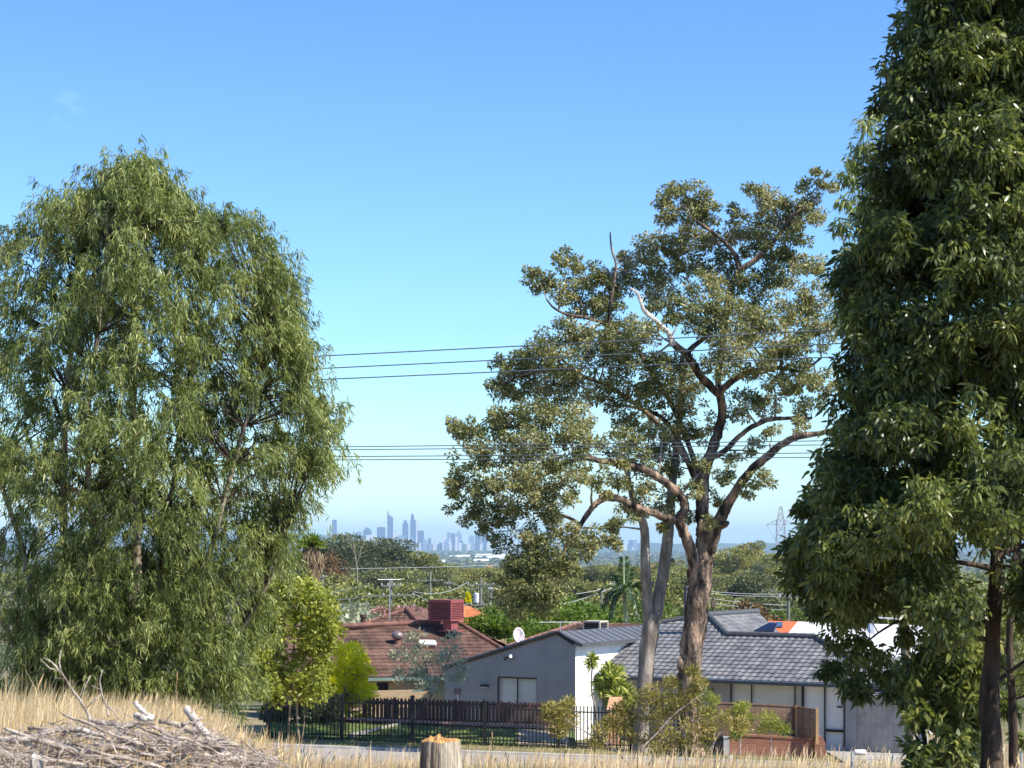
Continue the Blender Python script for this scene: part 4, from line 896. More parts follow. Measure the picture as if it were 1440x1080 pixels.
# brick planter with lattice screens
pl = empty('brick_planter', (P(1085, 1050, 75.6).x, 75.6, gz(9, 75.6)), 'red brick planter wall with an end pier below the lattice screens', 'planter')
pz0, pz1 = P(1022, 1034, 75.6), P(1146, 1041, 75.6)
def wedge(mb, a, b, y0, y1, zb_): mb.add([(a.x,y0,zb_),(b.x,y0,zb_),(b.x,y1,zb_),(a.x,y1,zb_),(a.x,y0,a.z),(b.x,y0,b.z),(b.x,y1,b.z),(a.x,y1,a.z)], [(0,3,2,1),(4,5,6,7),(0,1,5,4),(1,2,6,5),(2,3,7,6),(3,0,4,7)])
mb = MB(); wedge(mb, pz0, pz1, 75.6, 75.82, 2.0); mb.build('brickwork', M['brick_red'], pl)
mb = MB(); mb.bar(pz0 + Vector((0, .1, .04)), pz1 + Vector((0, .1, .04)), .27, .07); mb.build('coping', M['brick_red'], pl)
pe = P(1153, 1036, 75.4); mb = MB(); mb.prism([(pe.x - .17, 75.45, 2.0), (pe.x + .26, 75.45, 2.0), (pe.x + .2, 75.45, pe.z - .22), (pe.x + .08, 75.45, pe.z), (pe.x - .17, 75.45, pe.z + .02)], (0, .5, 0)); mb.build('pier', M['brick_red'], pl)
mb = MB(); wedge(mb, pz0 + Vector((0, .25, -.06)), pz1 + Vector((0, .25, -.06)), 75.83, 77.3, 2.0); mb.build('soil', surf('soil', (.08,.055,.04), (.04,.03,.022), 8, .95, .5), pl)
def lattice(a0, a1, b0, b1, lab, postmat):   # top-left, top-right, bottom-left, bottom-right
    t = empty('lattice_screen', b0, lab, 'screen'); mb = MB(); n = 17
    for i in range(n): f = (i + .5)/n; mb.bar(a0.lerp(b0, f), a1.lerp(b1, f), .012, .055)
    mb.build('slats', M['timber_lattice'], t); mb = MB(); L_ = (a1 - a0).length; m = int(L_/.35)
    for i in range(1, m): mb.bar(a0.lerp(a1, i/m) + Vector((0,.03,0)), b0.lerp(b1, i/m) + Vector((0,.03,0)), .03, .02)
    mb.build('batten', M['timber_brown'], t); mb = MB(); mb.bar(a0 - Z*-.03, a1 + Z*.03, .07, .045); mb.build('top_rail', M['timber_lattice'], t)
    for q, w in ((a0, b0), (a1, b1)): mb = MB(); mb.bar(w - Z*.1, q + Z*.06, .1, .1); mb.build('post', postmat, t)
lattice(P(1000, 989, 76.2), P(1037, 990, 76.2), P(1000, 1033, 76.2), P(1037, 1035, 76.2), 'brown lattice screen nearest the rough trunk', M['timber_brown'])
lattice(P(1038, 990, 76.2), P(1116, 994, 76.2), P(1038, 1033, 76.2), P(1116, 1036, 76.2), 'longest brown lattice screen above the brick planter', M['timber_brown'])
lattice(P(1120, 995, 76.1), P(1149, 999, 75.2), P(1120, 1035, 76.1), P(1149, 1042, 75.2), 'short angled lattice screen with a pale timber end post', M['timber_post'])
# bins behind the scrub: small dark pot and grey pipe
for px_, col_, lab_, nm in ((1012, 'iron', 'black upright bin beside the planter, left of the grey one', 'dark_bin'), (1021, 'steel', 'grey upright bin beside the planter, right of the black one', 'grey_bin')):
    c_ = P(px_, 1056, 75.4); mb = MB(); mb.box((c_.x - .1, 75.3, gz(c_.x, 75.3)), (c_.x + .1, 75.6, gz(c_.x, 75.3) + .62)); mb.box((c_.x - .12, 75.27, gz(c_.x, 75.3) + .62), (c_.x + .12, 75.63, gz(c_.x, 75.3) + .68)); tag(mb.build(nm, M[col_]), lab_, 'bin')

# ================================================================== poles, wires, pylon
def pole(px, top, bot, Y, lab, arms=((.06, 1.2),), r=.13, trans=False, mat='pole_wood'):
    b = P(px, bot, Y); b.z = min(b.z, gz(b.x, Y)); t_ = P(px, top, Y); e = empty('power_pole', b, lab, 'power pole'); mb = MB(); mb.tube([b, t_], [r*1.2, r], 8); mb.build('shaft', M[mat], e)
    for f, w in arms:
        zt2 = t_.z - f*10; mb = MB(); mb.bar((t_.x - w, Y - .12, zt2), (t_.x + w, Y - .12, zt2 + .04*w), .11, .13); ar = mb.build('crossarm', M['pole_wood'], e)
        mb = MB()
        for k in range(4): x = t_.x - w*.92 + w*1.84*k/3; mb.lathe([(.035, .06), (.05, .10), (.035, .14), (.045, .18), (.02, .21)], (x, Y - .12, zt2), 7)
        mb.build('insulator', M['ceramic'], ar)
    if trans: mb = MB(); mb.lathe([(.22, 0), (.25, .05), (.25, .8), (.18, .9)], (t_.x - .38, Y, t_.z - 2.2), 12); mb.build('transformer', M['ceramic'], e)
    return t_
G_ = None
T1 = pole(550, 814, 880, 150, 'power pole with a wide double crossarm rising behind the brown gable', ((.05, .7), (.12, 1.7)), .09)
T2 = pole(605, 803, 832, 260, 'thin green power pole left of the maroon cooler', ((.12, 1.6),), .14)
T3 = pole(676, 813, 860, 190, 'power pole with transformer and two crossarms right of the maroon cooler', ((.06, 1.2), (.24, .9)), .13, True)
T4 = pole(631, 816, 832, 300, 'short thin power pole between the two crossarm poles', ((.05, .5),), .13)
T5 = pole(690, 826, 850, 200, 'short power pole just right of the transformer pole', ((.02, .2),), .10)
T6 = pole(453, 808, 824, 260, 'short green power pole beside the palm with the dead skirt', ((.03, .5),), .12)
T7 = pole(863, 818, 872, 170, 'tall grey pole left of the small green palm', ((.03, .3),), .10)
T8 = pole(846, 826, 858, 200, 'thinner grey pole left of the tall grey pole', ((.03, .3),), .09)
T9 = pole(1109, 828, 878, 150, 'green power pole behind the roof with solar panels', ((.06, .7),), .10)
T10 = pole(1082, 828, 850, 220, 'short power pole left of the green power pole', ((.03, .8),), .10)
def wire(a, b, r, sag, lab, group=None, n=24, mat='cable'):
    mb = MB(); a = Vector(a); b = Vector(b); pts = [a.lerp(b, i/n) - Z * (sag * 4 * (i/n) * (1 - i/n)) for i in range(n + 1)]; mb.tube(pts, r, 5); return tag(mb.build('power_line', M[mat], None, True), lab, 'power line', group)
names = ['topmost of the three upper power lines', 'middle of the three upper power lines', 'lowest of the three upper power lines', 'topmost of the four lower power lines', 'second of the four lower power lines', 'third of the four lower power lines', 'lowest of the four lower power lines']
for (x0, y0, x1, y1), nm in zip([(420, 500, 735, 484), (450, 516, 720, 503), (440, 532, 690, 521), (450, 626.5, 650, 624), (450, 630.5, 650, 628.5), (450, 640, 650, 638.5), (450, 644.5, 650, 643.5)], names):
    m_ = (y1 - y0) / (x1 - x0); r_ = .017 if y0 < 600 else .014
    wire(P(-400, y0 + m_*(-400 - x0), 62), P(2000, y0 + m_*(2000 - x0), 62), r_, .05, nm + ' crossing the sky between the trees')
wire(P(380, 838, 160), T1 - Z*.45 + Vector((-1.6, 0, 0)), .018, .25, 'wire from the left to the double crossarm pole', 'low wires strung between the poles', mat='ceramic')
wire(P(380, 842, 160), T1 - Z*1.2 + Vector((-1.5, 0, 0)), .018, .25, 'lower wire from the left to the double crossarm pole', 'low wires strung between the poles', mat='ceramic')
for k, (a_, b_) in enumerate([(T1 + Vector((1.6, 0, -.9)), T3 + Vector((-1.1, 0, -.3))), (T1 + Vector((1.5, 0, -1)), T3 + Vector((-.8, 0, -2.2))), (T3 + Vector((1, 0, -.4)), P(800, 838, 200)), (T4, T5)]):
    wire(a_, b_, .018, .5, ['wire sagging behind the maroon cooler', 'lower wire sagging behind the maroon cooler', 'wire leaving the transformer pole to the right', 'wire between the two short poles'][k], 'low wires strung between the poles', mat='ceramic')
wire(P(440, 800, 500), P(760, 792, 500), .06, .3, 'pale wire across the woodland below the skyline', mat='ceramic')
for k, (y0, y1) in enumerate([(830, 835), (833, 838), (839, 851), (845, 858)]):
    wire(P(985, y0, 150), P(1109, y1, 150), .017, .12, ['topmost', 'second', 'third', 'lowest'][k] + ' of the wires between the rough trunk and the green pole', mat='ceramic')
wire(P(810, 835, 165), P(862, 823, 170), .017, .1, 'pale wire climbing to the tall grey pole', mat='ceramic'); wire(P(790, 850, 165), P(862, 826, 170), .017, .1, 'pale service wire below the wire climbing to the tall grey pole', mat='ceramic')
# lattice pylon
py_ = P(1098, 800, 820); gzp = gz(py_.x, 820); e = empty('transmission_pylon', (py_.x, 820, gzp), 'steel lattice transmission pylon on the horizon', 'pylon')
top = P(1096, 712, 820).z; mid = P(1096, 738, 820).z; low = P(1096, 762, 820).z; mb = MB(); bx = py_.x; by = 820; wr = .22
def hw(z): return lerp_tab([(gzp, 4.2), (low, 1.7), (mid, 1.5), (top, .35)], z)
zs_ = [gzp, gzp + 7, gzp + 13, low - 4, low, mid - 3, mid, mid + 2.5, mid + 5, top]
for za, zb2 in zip(zs_, zs_[1:]):
    a, b = hw(za), hw(zb2); cs = [(-1,-1),(1,-1),(1,1),(-1,1)]
    for k in range(4):
        c0, c1 = cs[k], cs[(k+1) % 4]; mb.bar((bx + c0[0]*a, by + c0[1]*a, za), (bx + c0[0]*b, by + c0[1]*b, zb2), wr)
        mb.bar((bx + c0[0]*a, by + c0[1]*a, za), (bx + c1[0]*b, by + c1[1]*b, zb2), wr*.6); mb.bar((bx + c1[0]*a, by + c1[1]*a, za), (bx + c0[0]*b, by + c0[1]*b, zb2), wr*.6)
mb.build('lattice_tower', M['steel'], e); mb = MB(); xl, xr = P(1078, 0, 820).x, P(1122, 0, 820).x
for s_, xe in ((-1, xl), (1, xr)):
    for yy in (-1, 1):
        mb.bar((bx, by + yy*1.2, mid + 2.6), (xe, by, mid), wr*.7); mb.bar((bx, by + yy*1.5, mid), (xe, by, mid), wr*.7)
        for k in range(1, 4): f = k/4; mb.bar((bx + (xe - bx)*f, by + yy*1.2*(1-f), mid + 2.6*(1-f)), (bx + (xe - bx)*(f + .12), by + yy*1.5*(1-f), mid), wr*.4)
    xm = xe - s_*4.5*1.0; mb.bar((xe, by, mid), (xm + s_*1.2, by, mid - 5.5), wr*.5); mb.bar((xm - s_*2, by, mid), (xm + s_*1.2, by, mid - 5.5), wr*.5)
mb.build('crossarm', M['steel'], e)
# ------------------------------------------------------------------ near trees
def spray_leaves(centers, cr, per, droop, L, Wd, spread=.6, g=None, twig_len=None):
    """leaf bases and directions around sprig centres"""
    g = g or rng; n = len(centers); m = per
    d = norm(g.normal(size=(n * m, 3))); C3 = np.repeat(centers, m, 0)
    B = C3 + d * cr * (g.random((n * m, 1)) ** .5)
    D = d * spread + g.normal(0, .35, (n * m, 3)) + np.array([0, 0, -droop]); return B, D

# ---- big weeping gum on the left
def weeping_gum():
    Y = 32.0; s = Y / FP; bx = (185 - 720) * s; bz = gz(bx, Y); t = empty('weeping_gum', (bx, Y, bz), 'large weeping gum with long drooping leaves and several pale stems, filling the left side', 'tree')
    prof = [(215, 5, 193), (235, 20, 191), (255, 48, 180), (275, 80, 176), (300, 135, 180), (325, 168, 184), (360, 190, 188), (400, 206, 190), (480, 236, 198), (560, 254, 203), (620, 256, 205), (680, 232, 203), (725, 190, 194), (800, 168, 182), (860, 166, 178), (920, 150, 170), (985, 130, 165)]
    R_ = [(a, b) for a, b, c in prof]; Cn = [(a, c) for a, b, c in prof]
    g = np.random.default_rng(3); rs = random.Random(3)
    # stems
    stems = [[(95,1010,8),(92,900,7),(88,760,6),(90,600,5),(100,450,3.5),(110,340,1.5)], [(150,1010,7),(140,850,6),(125,700,5),(123,560,4),(140,420,3),(150,300,1.2)],
             [(205,1012,8),(200,880,7),(190,700,6),(186,560,5),(188,400,3.5),(193,235,1)], [(190,1010,6),(215,860,5),(235,720,4.5),(262,560,3.5),(285,400,2),(300,310,1)],
             [(230,1012,5),(262,900,4.5),(300,760,4),(345,600,3),(375,480,1.5)], [(120,1010,6),(60,880,5),(20,740,4),(-20,600,3),(-30,480,1.5)], [(60,1010,5),(0,860,4),(-50,720,3),(-70,600,1.6)], [(245,1010,4),(310,930,3.5),(365,850,2.6),(395,770,1.2)]]
    tb = MB(); sk = []
    for i, st in enumerate(stems):
        dy = [0, -.5, .3, .6, -.2, .4, -.5, -.3][i]; pts = []
        for j, (x, y, r) in enumerate(st): pts.append(P(x, y, Y + dy * (.3 + j*.35)))
        pts2 = []; rad = []
        for j in range(len(pts) - 1):
            for f in (0, .33, .66): pts2.append(pts[j].lerp(pts[j+1], f) + Vector((rs.uniform(-.04,.04), rs.uniform(-.04,.04), 0))); rad.append((st[j][2] + (st[j+1][2]-st[j][2])*f) * s * .95)
        pts2.append(pts[-1]); rad.append(st[-1][2]*s*.95); tb.tube(pts2, rad, 8, wob=.06); sk += pts2
    skn = np.array([v[:] for v in sk])
    # hanging clumps
    cl = []
    lumps = [(rs.uniform(0, 6.28), rs.uniform(290, 960), rs.uniform(.08, .2)) for _ in range(26)]
    N = 1300
    for i in range(N):
        py = 228 + (975 - 228) * (rs.random() ** .92); rr_ = lerp_tab(R_, py); cx = lerp_tab(Cn, py); th = rs.uniform(0, 6.2832)
        q = 1 - .8 * rs.random() ** 1.6
        bump_ = sum(am * math.exp(-((math.atan2(math.sin(th - a), math.cos(th - a))) / .45) ** 2 - ((py - yy) / 45) ** 2) for a, yy, am in lumps)
        hole = math.sin(th * 3 + py * .021) * math.sin(py * .034 + th)
        if hole < -.55 and q > .55: continue
        if math.sin(th * 7 + py * .05) * math.sin(py * .061 + th * 2) < -.55 and q > .8: continue
        rr2 = rr_ * q * (.90 + bump_)
        x = cx + rr2 * math.cos(th); yy_ = Y + rr2 * s * math.sin(th)
        cl.append((P(x, py, Y).x, yy_, P(x, py, Y).z, rr_))
    for (x, y, n_) in [(60, 0, 0)]: pass
    for (px_, py_, k) in [(195, 232, 3), (175, 262, 4), (205, 250, 4), (150, 270, 4), (275, 300, 4), (300, 312, 4), (345, 318, 5), (60, 300, 4), (85, 290, 5), (110, 295, 4), (35, 335, 4), (20, 350, 3), (445, 640, 6), (440, 590, 5), (430, 560, 5), (452, 610, 4), (425, 650, 5), (400, 700, 6), (380, 720, 6), (395, 400, 4), (405, 470, 5), (375, 360, 4),
                           (378, 780, 6), (384, 760, 4), (360, 830, 5), (340, 880, 6), (325, 930, 6), (330, 955, 4), (290, 970, 5), (365, 745, 6), (402, 440, 6), (410, 500, 7), (385, 430, 6), (415, 530, 7), (395, 480, 6), (380, 380, 5), (360, 340, 5), (400, 555, 6), (190, 240, 4), (200, 262, 5), (165, 275, 4), (230, 285, 4), (250, 300, 4), (130, 285, 4)]:
        for _ in range(k): p = P(px_ + rs.uniform(-14, 14), py_ + rs.uniform(-10, 10), Y); cl.append((p.x, Y + rs.uniform(-.7, .7), p.z, 80))
    B = []; D = []; T = []; tw = MB(); LL = []
    for (x, y, z, rr_) in cl:
        c = np.array([x, y, z]); tt = g.random() * .5 + .2
        ctr = np.array([bx, Y, z]); out = c - ctr; out[2] = 0; no = np.linalg.norm(out); out = out / no if no > .01 else np.array([1, 0, 0])
        # connect to the nearest stem below
        dd = skn - c; dd[:, 2] = (dd[:, 2] + .5) * .8; k = int(np.argmin((dd**2).sum(1))); a = Vector(skn[k]); m_ = a.lerp(Vector(c), .55) + Z * .12; tw.tube([a, m_, Vector(c)], [.014, .009, .004], 4)
        for q in range(8):                # hanging twigs
            h = out * g.uniform(-.02, .26) + g.normal(0, .17, 3); L_ = g.uniform(.10, .42) * (.7 if z > P(0, 300, Y).z else 1)
            e = c + h; n_ = int(15 + 20 * L_ / .5); f = g.random(n_)[:, None]; arc = (f ** .6)
            pt = c + (e - c) * np.minimum(1, f * 2.2) + np.array([0, 0, -1]) * L_ * np.maximum(0, f - .15) + g.normal(0, .022, (n_, 3))
            B.append(pt); D.append(g.normal(0, .45, (n_, 3)) + out * .25 + np.array([0, 0, -.70])); T.append(np.clip(tt + g.normal(0, .17, n_), 0, 1))
            if q < 3: tw.tube([Vector(c), Vector(c + (e - c) * .6) - Z*.05, Vector(e) - Z * L_ * .6], [.005, .004, .002], 3)
    B = np.concatenate(B); n = len(B); print('gum leaves', n)
    leaves('crown', B, np.concatenate(D), g.uniform(.06, .145, n), g.uniform(.011, .022, n), M['leaf_gum'], t, np.concatenate(T), True, .10)
    tb.build('trunk', M['bark_pale'], t); tw.build('twigs', M['bark_dark'], t)
weeping_gum()

def skel(tb, lst, Y, jit=.0, n=10, wob=.06, minr=0):
    """lst of limbs: [(px,py,r_px,dy),...] -> tubes; returns dense node list"""
    out = []
    for limb in lst:
        pts = [P(a, b, Y + dy) for a, b, r, dy in limb]; s = Y / FP; P2 = []; rad = []
        for j in range(len(pts) - 1):
            p0 = pts[max(j-1, 0)]; p1 = pts[j]; p2 = pts[j+1]; p3 = pts[min(j+2, len(pts)-1)]
            for f in (0, .25, .5, .75):
                q = ((p1*2) + (p2-p0)*f + (p0*2 - p1*5 + p2*4 - p3)*f*f + (p1*3 - p0 - p2*3 + p3)*f**3) * .5
                r = (limb[j][2] + (limb[j+1][2] - limb[j][2])*f) * s; P2.append(q + Vector((random.uniform(-1,1), random.uniform(-1,1), random.uniform(-1,1))) * r * jit); rad.append(r)
        P2.append(pts[-1]); rad.append(limb[-1][2]*s); tb.tube(P2, rad, n, wob=wob); out += [(p, r) for p, r in zip(P2, rad)]
    return out
def clumped_crown(t, cl, nodes, Y, mat, Lf, Wf, seed, per=30, dens=1.0, droop=.25, depth=3.0, twig='bark_grey', near=False, flat=.8, dyf=None, ln=.95, tintb=0.25, sprig=.3, radial=.8):
    g = np.random.default_rng(seed); s = Y / FP; B = []; D = []; T = []; tw = MB(); nn_ = np.array([p[:] for p, r in nodes])
    for i, c in enumerate(cl):
        px, py, r = c[:3]; dy = c[3] if len(c) > 3 else g.uniform(-depth, depth); k_ = c[4] if len(c) > 4 else 1.0
        p = np.array(P(px, py, Y + dy)); R1 = r * s; tt = tintb + g.random() * .4
        dd = nn_ - p; dd[:, 2] *= .8; pen = np.where(dd[:, 2] > 0, .4, 0); k = int(np.argmin(np.linalg.norm(dd, axis=1) + pen)); a = Vector(nn_[k]); dist = (a - Vector(p)).length
        r0 = min(nodes[k][1] * .6, .018 * (s/.0257) + .02 * dist); mid = a.lerp(Vector(p), .5) + Vector(g.normal(0, .07 * dist, 3)); 
        tw.tube([a, a.lerp(mid, .5) + Vector(g.normal(0, .04*dist, 3)), mid, mid.lerp(Vector(p), .5) + Vector(g.normal(0, .05*dist, 3)), Vector(p)], [r0, r0*.85, r0*.7, r0*.5, r0*.35], 6)
        ns = max(5, int(17 * dens * k_ * (r / 40) ** 1.8)); dirs = norm(g.normal(size=(ns, 3))); dirs[:, 2] = dirs[:, 2] * 1.0 + .12
        rad = R1 * (g.uniform(.25, 1, (ns, 1)) ** .55); sc = p + dirs * rad * np.array([1, 1, flat])
        for q in range(ns):
            if q % 2 == 0: tw.tube([Vector(p), Vector(p).lerp(Vector(sc[q]), .5) + Vector(g.normal(0, .05, 3)) * R1, Vector(sc[q])], [r0*.3, r0*.2, r0*.1], 4)
            R2 = sprig * R1 * g.uniform(.7, 1.25) * (40 / r) ** .6; m = int(per * g.uniform(.7, 1.3)); d = norm(g.normal(size=(m, 3))); 
            B.append(sc[q] + d * R2 * (g.random((m, 1)) ** .45) * np.array([1, 1, .75])); D.append(d * radial + g.normal(0, .42, (m, 3)) + np.array([0, 0, -droop])); T.append(np.clip(tt + g.normal(0, .08) + g.normal(0, .17, m), 0, 1))
    B = np.concatenate(B); n = len(B); print('leaves', n)
    leaves('crown', B, np.concatenate(D), Lf * g.uniform(.5, 1.45, n), Wf * g.uniform(.75, 1.25, n), mat, t, np.concatenate(T), near)
    tw.build('branches', M[twig], t)

# ---- the big old marri by the road
YM = 74.9
t = empty('old_marri_tree', P(972, 1056, YM), 'large old gum with a rough brown hollowed trunk and wide twisting limbs', 'tree'); t.location.z = gz(t.location.x, YM)
tb = MB()
limbs = [
 [(973,1066,18.72,0),(971,1030,15.12,0),(969,985,13.68,0),(969,940,13.68,0),(975,895,15.12,0),(981,850,14.40,0),(985,815,15.12,0),(987,785,14.40,0)],
 [(983,815,9.36,0),(972,775,7.92,-.3),(962,750,6.84,-.5),(953,731,6.48,-.6)],
 [(955,733,5.76,-.6),(933,727,5.04,-1),(912,719,4.68,-1.3),(892,712,4.68,-1.6),(875,703,4.32,-1.8),(858,700,4.32,-2),(844,704,3.96,-2.2),(833,714,3.60,-2.4),(820,732,3.24,-2.6),(813,745,2.88,-2.7),(804,762,2.16,-2.8)],
 [(815,742,2.52,-2.7),(800,760,2.16,-2.9),(786,790,2.16,-3),(768,815,1.80,-3.2),(757,840,1.44,-3.2),(752,858,0.86,-3.2)],
 [(817,738,2.16,-2.6),(800,728,2.16,-2.4),(778,722,1.80,-2.2),(750,722,1.15,-2)],
 [(953,733,6.12,-.6),(963,714,6.12,-.7),(957,697,5.40,-.9),(940,682,5.04,-1.2),(918,667,5.04,-1.5),(900,658,4.68,-1.8),(880,653,4.32,-2),(850,649,3.96,-2.3),(822,644,3.24,-2.6),(795,652,2.52,-2.8),(767,668,1.80,-3),(735,678,1.08,-3)],
 [(988,790,13.68,0),(990,765,11.52,.1),(990,745,10.08,.2),(988,718,8.64,.4),(988,690,7.92,.6),(992,660,7.92,.7),(1002,632,7.20,.7),(1010,605,6.48,.6),(1016,578,5.76,.5),(1012,553,5.76,.4)],
 [(996,775,10.80,0),(1008,738,8.64,-.4),(1022,712,6.84,-.8),(1036,688,6.12,-1.1),(1053,665,5.76,-1.5),(1075,645,5.40,-1.8),(1098,626,5.04,-2.1),(1122,614,4.32,-2.4),(1155,609,3.24,-2.6),(1185,600,2.16,-2.8)],
 [(1008,740,6.48,-.4),(1018,738,4.32,-.8),(1023,735,2.88,-1.1)],
 [(1000,640,5.04,.7),(1010,640,3.96,.4),(1024,630,3.60,.2),(1040,613,3.24,0),(1058,600,3.24,-.2),(1083,590,2.88,-.5),(1110,588,2.52,-.8),(1142,588,1.80,-1)],
 [(985,690,5.04,.6),(974,665,4.32,1),(964,640,3.60,1.3),(950,612,3.24,1.6),(933,589,2.88,1.8),(908,576,2.30,2),(875,570,1.44,2.3)],
 [(1012,555,5.76,.4),(998,542,5.40,.2),(985,528,5.40,0),(975,512,5.04,-.3),(965,498,5.04,-.5),(955,490,4.68,-.7),(944,482,4.32,-.9)],
 [(963,500,3.60,-.5),(976,486,3.24,-.4),(990,476,2.88,-.3),(993,462,1.80,-.3)],
 [(1010,556,5.04,.4),(1022,542,4.68,.2),(1038,530,4.68,0),(1055,523,4.32,-.2),(1075,521,3.96,-.4),(1097,517,2.88,-.6),(1125,522,2.16,-.8),(1140,515,1.87,-.8),(1155,503,1.44,-.8)],
 [(1014,560,5.04,.4),(1010,530,4.32,1),(1016,490,4.32,1.5),(1020,450,4.68,1.6),(1025,415,4.68,1.6),(1036,386,4.32,1.5),(1050,374,4.18,1.4),(1064,364,3.96,1.3),(1080,348,3.60,1.2),(1094,332,3.24,1),(1105,316,2.88,.8),(1118,301,2.74,.6),(1133,293,2.30,.5),(1147,286,1.58,.4)],
 [(1038,380,3.24,1.5),(1037,365,3.02,1.5),(1030,353,2.88,1.4),(1015,337,2.52,1.2),(1000,325,2.30,1),(985,315,2.16,.9),(973,305,1.58,.8),(967,295,1.01,.8)],
 [(985,680,4.32,.6),(970,630,3.60,2),(945,570,3.24,2.5),(905,505,2.88,2.3),(880,475,2.52,2),(850,456,2.30,1.8),(825,447,2.16,1.6),(796,442,1.87,1.4),(778,432,1.44,1.2),(768,420,0.86,1)],
 [(985,675,4,.8),(930,600,3.4,1.2),(870,552,2.8,1.2),(815,528,2.4,1.1),(765,522,1.9,1),(725,530,1.4,1),(698,548,.9,1)],
 [(820,530,1.8,1.1),(790,505,1.5,1),(770,490,1,.9)],
 [(855,458,2.16,1.8),(858,430,1.87,1.6),(863,400,1.73,1.5),(866,372,1.51,1.4),(860,350,1.30,1.4),(858,326,0.72,1.4)],
]
nodes = skel(tb, limbs, YM, .10, 20, .13)
# burls, hollow rim and stubs on the old trunk
for (a, b, r, dy) in [(957, 935, 9, -.2), (1003, 849, 7, -.1), (960, 915, 8, -.1), (990, 1000, 7, .1), (985, 740, 8, -.1)]:
    c = P(a, b, YM + dy); q = r * YM / FP; q *= .62; tb.lathe([(q*.3, -q*2.0), (q*.9, -q*.9), (q, 0), (q*.7, q*1.1), (q*.2, q*2.2)], c, 9)
tb.build('trunk', M['bark_brown'], t, True)
db = MB(); skel(db, [[(946,486,5,-.9),(941,470,3.8,-1),(929,458,3.4,-1.1),(918,447,3.2,-1.2),(906,437,2.8,-1.3),(901,424,2.6,-1.3),(896,412,2,-1.3),(887,406,1.3,-1.3)], [(943,474,1.6,-1),(950,462,1.2,-1),(951,450,.8,-1)], [(902,428,1.6,-1.3),(904,416,.9,-1.3)]], YM, .1, 7); db.build('dead_branch', M['dead_white'], t, label='bare bleached dead branch in the crown')
CL = [(985,275,24,1),(955,275,24,1),(935,300,18,1),(962,300,28,1),(998,300,22,1),(930,280,15,1),(1060,270,13,1),(1078,270,14,1.2),(1085,292,26,1),(1110,300,30,1),(1075,320,26,1.2),(1105,340,32,.8),(1140,270,18,.6),(1150,250,12,.5),(1165,262,14,.4),(1135,310,24,.4),(1040,300,15,1),(1035,325,20,1.4),
 (1060,350,24,2),(1010,345,26,1.8),(975,335,26,2),(945,345,24,2),(915,345,22,2),(1010,380,28,2),(970,375,30,2.5),(930,375,30,2.5),(895,370,24,2.3),(880,400,28,2),(925,410,32,2.5),(1090,385,32,1),(1130,375,26,.5),(1060,410,34,1),(1110,430,36,0),(1145,420,26,0),(1160,460,30,-.5),
 (755,392,17,1),(748,382,10,1),(770,405,18,1.2),(800,375,20,1.3),(790,360,12,1.3),(812,400,24,1.5),(840,385,20,1.5),(790,415,18,1.2),(850,410,24,1.6),(830,430,24,1.6),(860,440,26,1.8),(808,440,16,1.6),
 (800,470,28,1),(770,490,28,.8),(740,510,28,1),(715,520,22,1),(700,545,20,1),(725,550,26,1.5),(760,530,32,1.5),(700,510,12,1),(795,510,34,.5),(830,480,32,.6),(865,480,32,.4),(900,470,30,-.8),(900,510,34,-.6),(860,520,34,0),(820,540,34,.6),(780,560,30,1),(855,560,28,.8),
 (990,410,30,0),(1020,440,34,-.8),(985,450,30,-1),(1050,460,38,-1),(1090,480,36,-1),(1130,490,32,-1),(1030,490,34,-1.4),(1070,515,30,-1.2),(1120,535,28,-1),(955,440,24,-.2),(930,440,18,-.3),(1010,515,24,-1.5),(1155,540,24,-.5),(1100,550,22,.6),
 (940,520,30,-.6),(930,555,28,-.4),(965,545,22,1),(900,550,26,0),(885,590,22,.5),(1050,560,22,-.6),(1075,575,20,.8),(1140,575,22,-.6),(1120,600,15,-1.4),(1040,585,16,.6),
 (650,595,18,-1),(640,605,12,-1),(665,615,20,-1.5),(690,600,26,-1),(720,590,28,-1),(755,585,30,-1.5),(790,595,30,-1.8),(820,590,24,-1),(700,635,30,-2),(740,630,34,-2.5),(780,640,34,-2.8),(820,625,26,-2.5),(660,650,26,-2),(645,680,20,-2),(635,705,16,-2),(680,685,28,-2.5),(720,680,32,-3),(760,685,32,-3),(800,685,28,-3),(835,670,22,-2.6),(655,725,18,-2.2),(690,725,26,-2.4),(725,725,28,-2.4),(690,745,16,-2.3),(765,725,26,-2.6),(745,755,20,-2.8),
 (790,745,22,-2.8),(815,775,20,-2.8),(840,755,20,-2.7),(858,765,15,-2.6),(770,785,26,-3),(740,790,22,-3),(720,810,22,-3.2),(745,825,28,-3.2),(775,820,26,-3.2),(800,800,20,-3),(715,840,18,-3.2),(740,858,20,-3.2),(765,850,20,-3.2),(865,740,15,-2),(710,770,14,-2.5),
 (875,625,22,-1.5),(905,640,20,-1.2),(930,630,20,.8),(960,600,20,1.2),(945,655,18,1),(1000,600,16,1),(1030,640,14,0),(1020,665,18,-.6),(1060,630,14,.2),(1075,675,17,-1.4),(1055,690,14,-1.2),(1085,612,13,-.8),(1005,700,14,.8),(990,650,14,-.6),(975,690,16,-.6),(965,725,12,.5),(995,735,9,-.8),(905,690,18,-1),(885,720,14,-1.2),(870,680,16,-1.6),(925,610,18,-.4),(850,700,9,-2.2),(870,655,12,-1.8)]
CL += [(735,800,26,-1.5),(760,835,24,-1.5),(720,850,18,-1.5),(790,800,22,-1),(755,775,24,-1),(725,825,18,-2),(810,760,16,-1)]
CL = [(a, b, r * 1.08, d * 1.35) for a, b, r, d in CL]
clumped_crown(t, CL, nodes, YM, M['leaf_marri'], .125, .060, 5, per=70, dens=1.8, droop=.3, sprig=.27)
nodesM = nodes

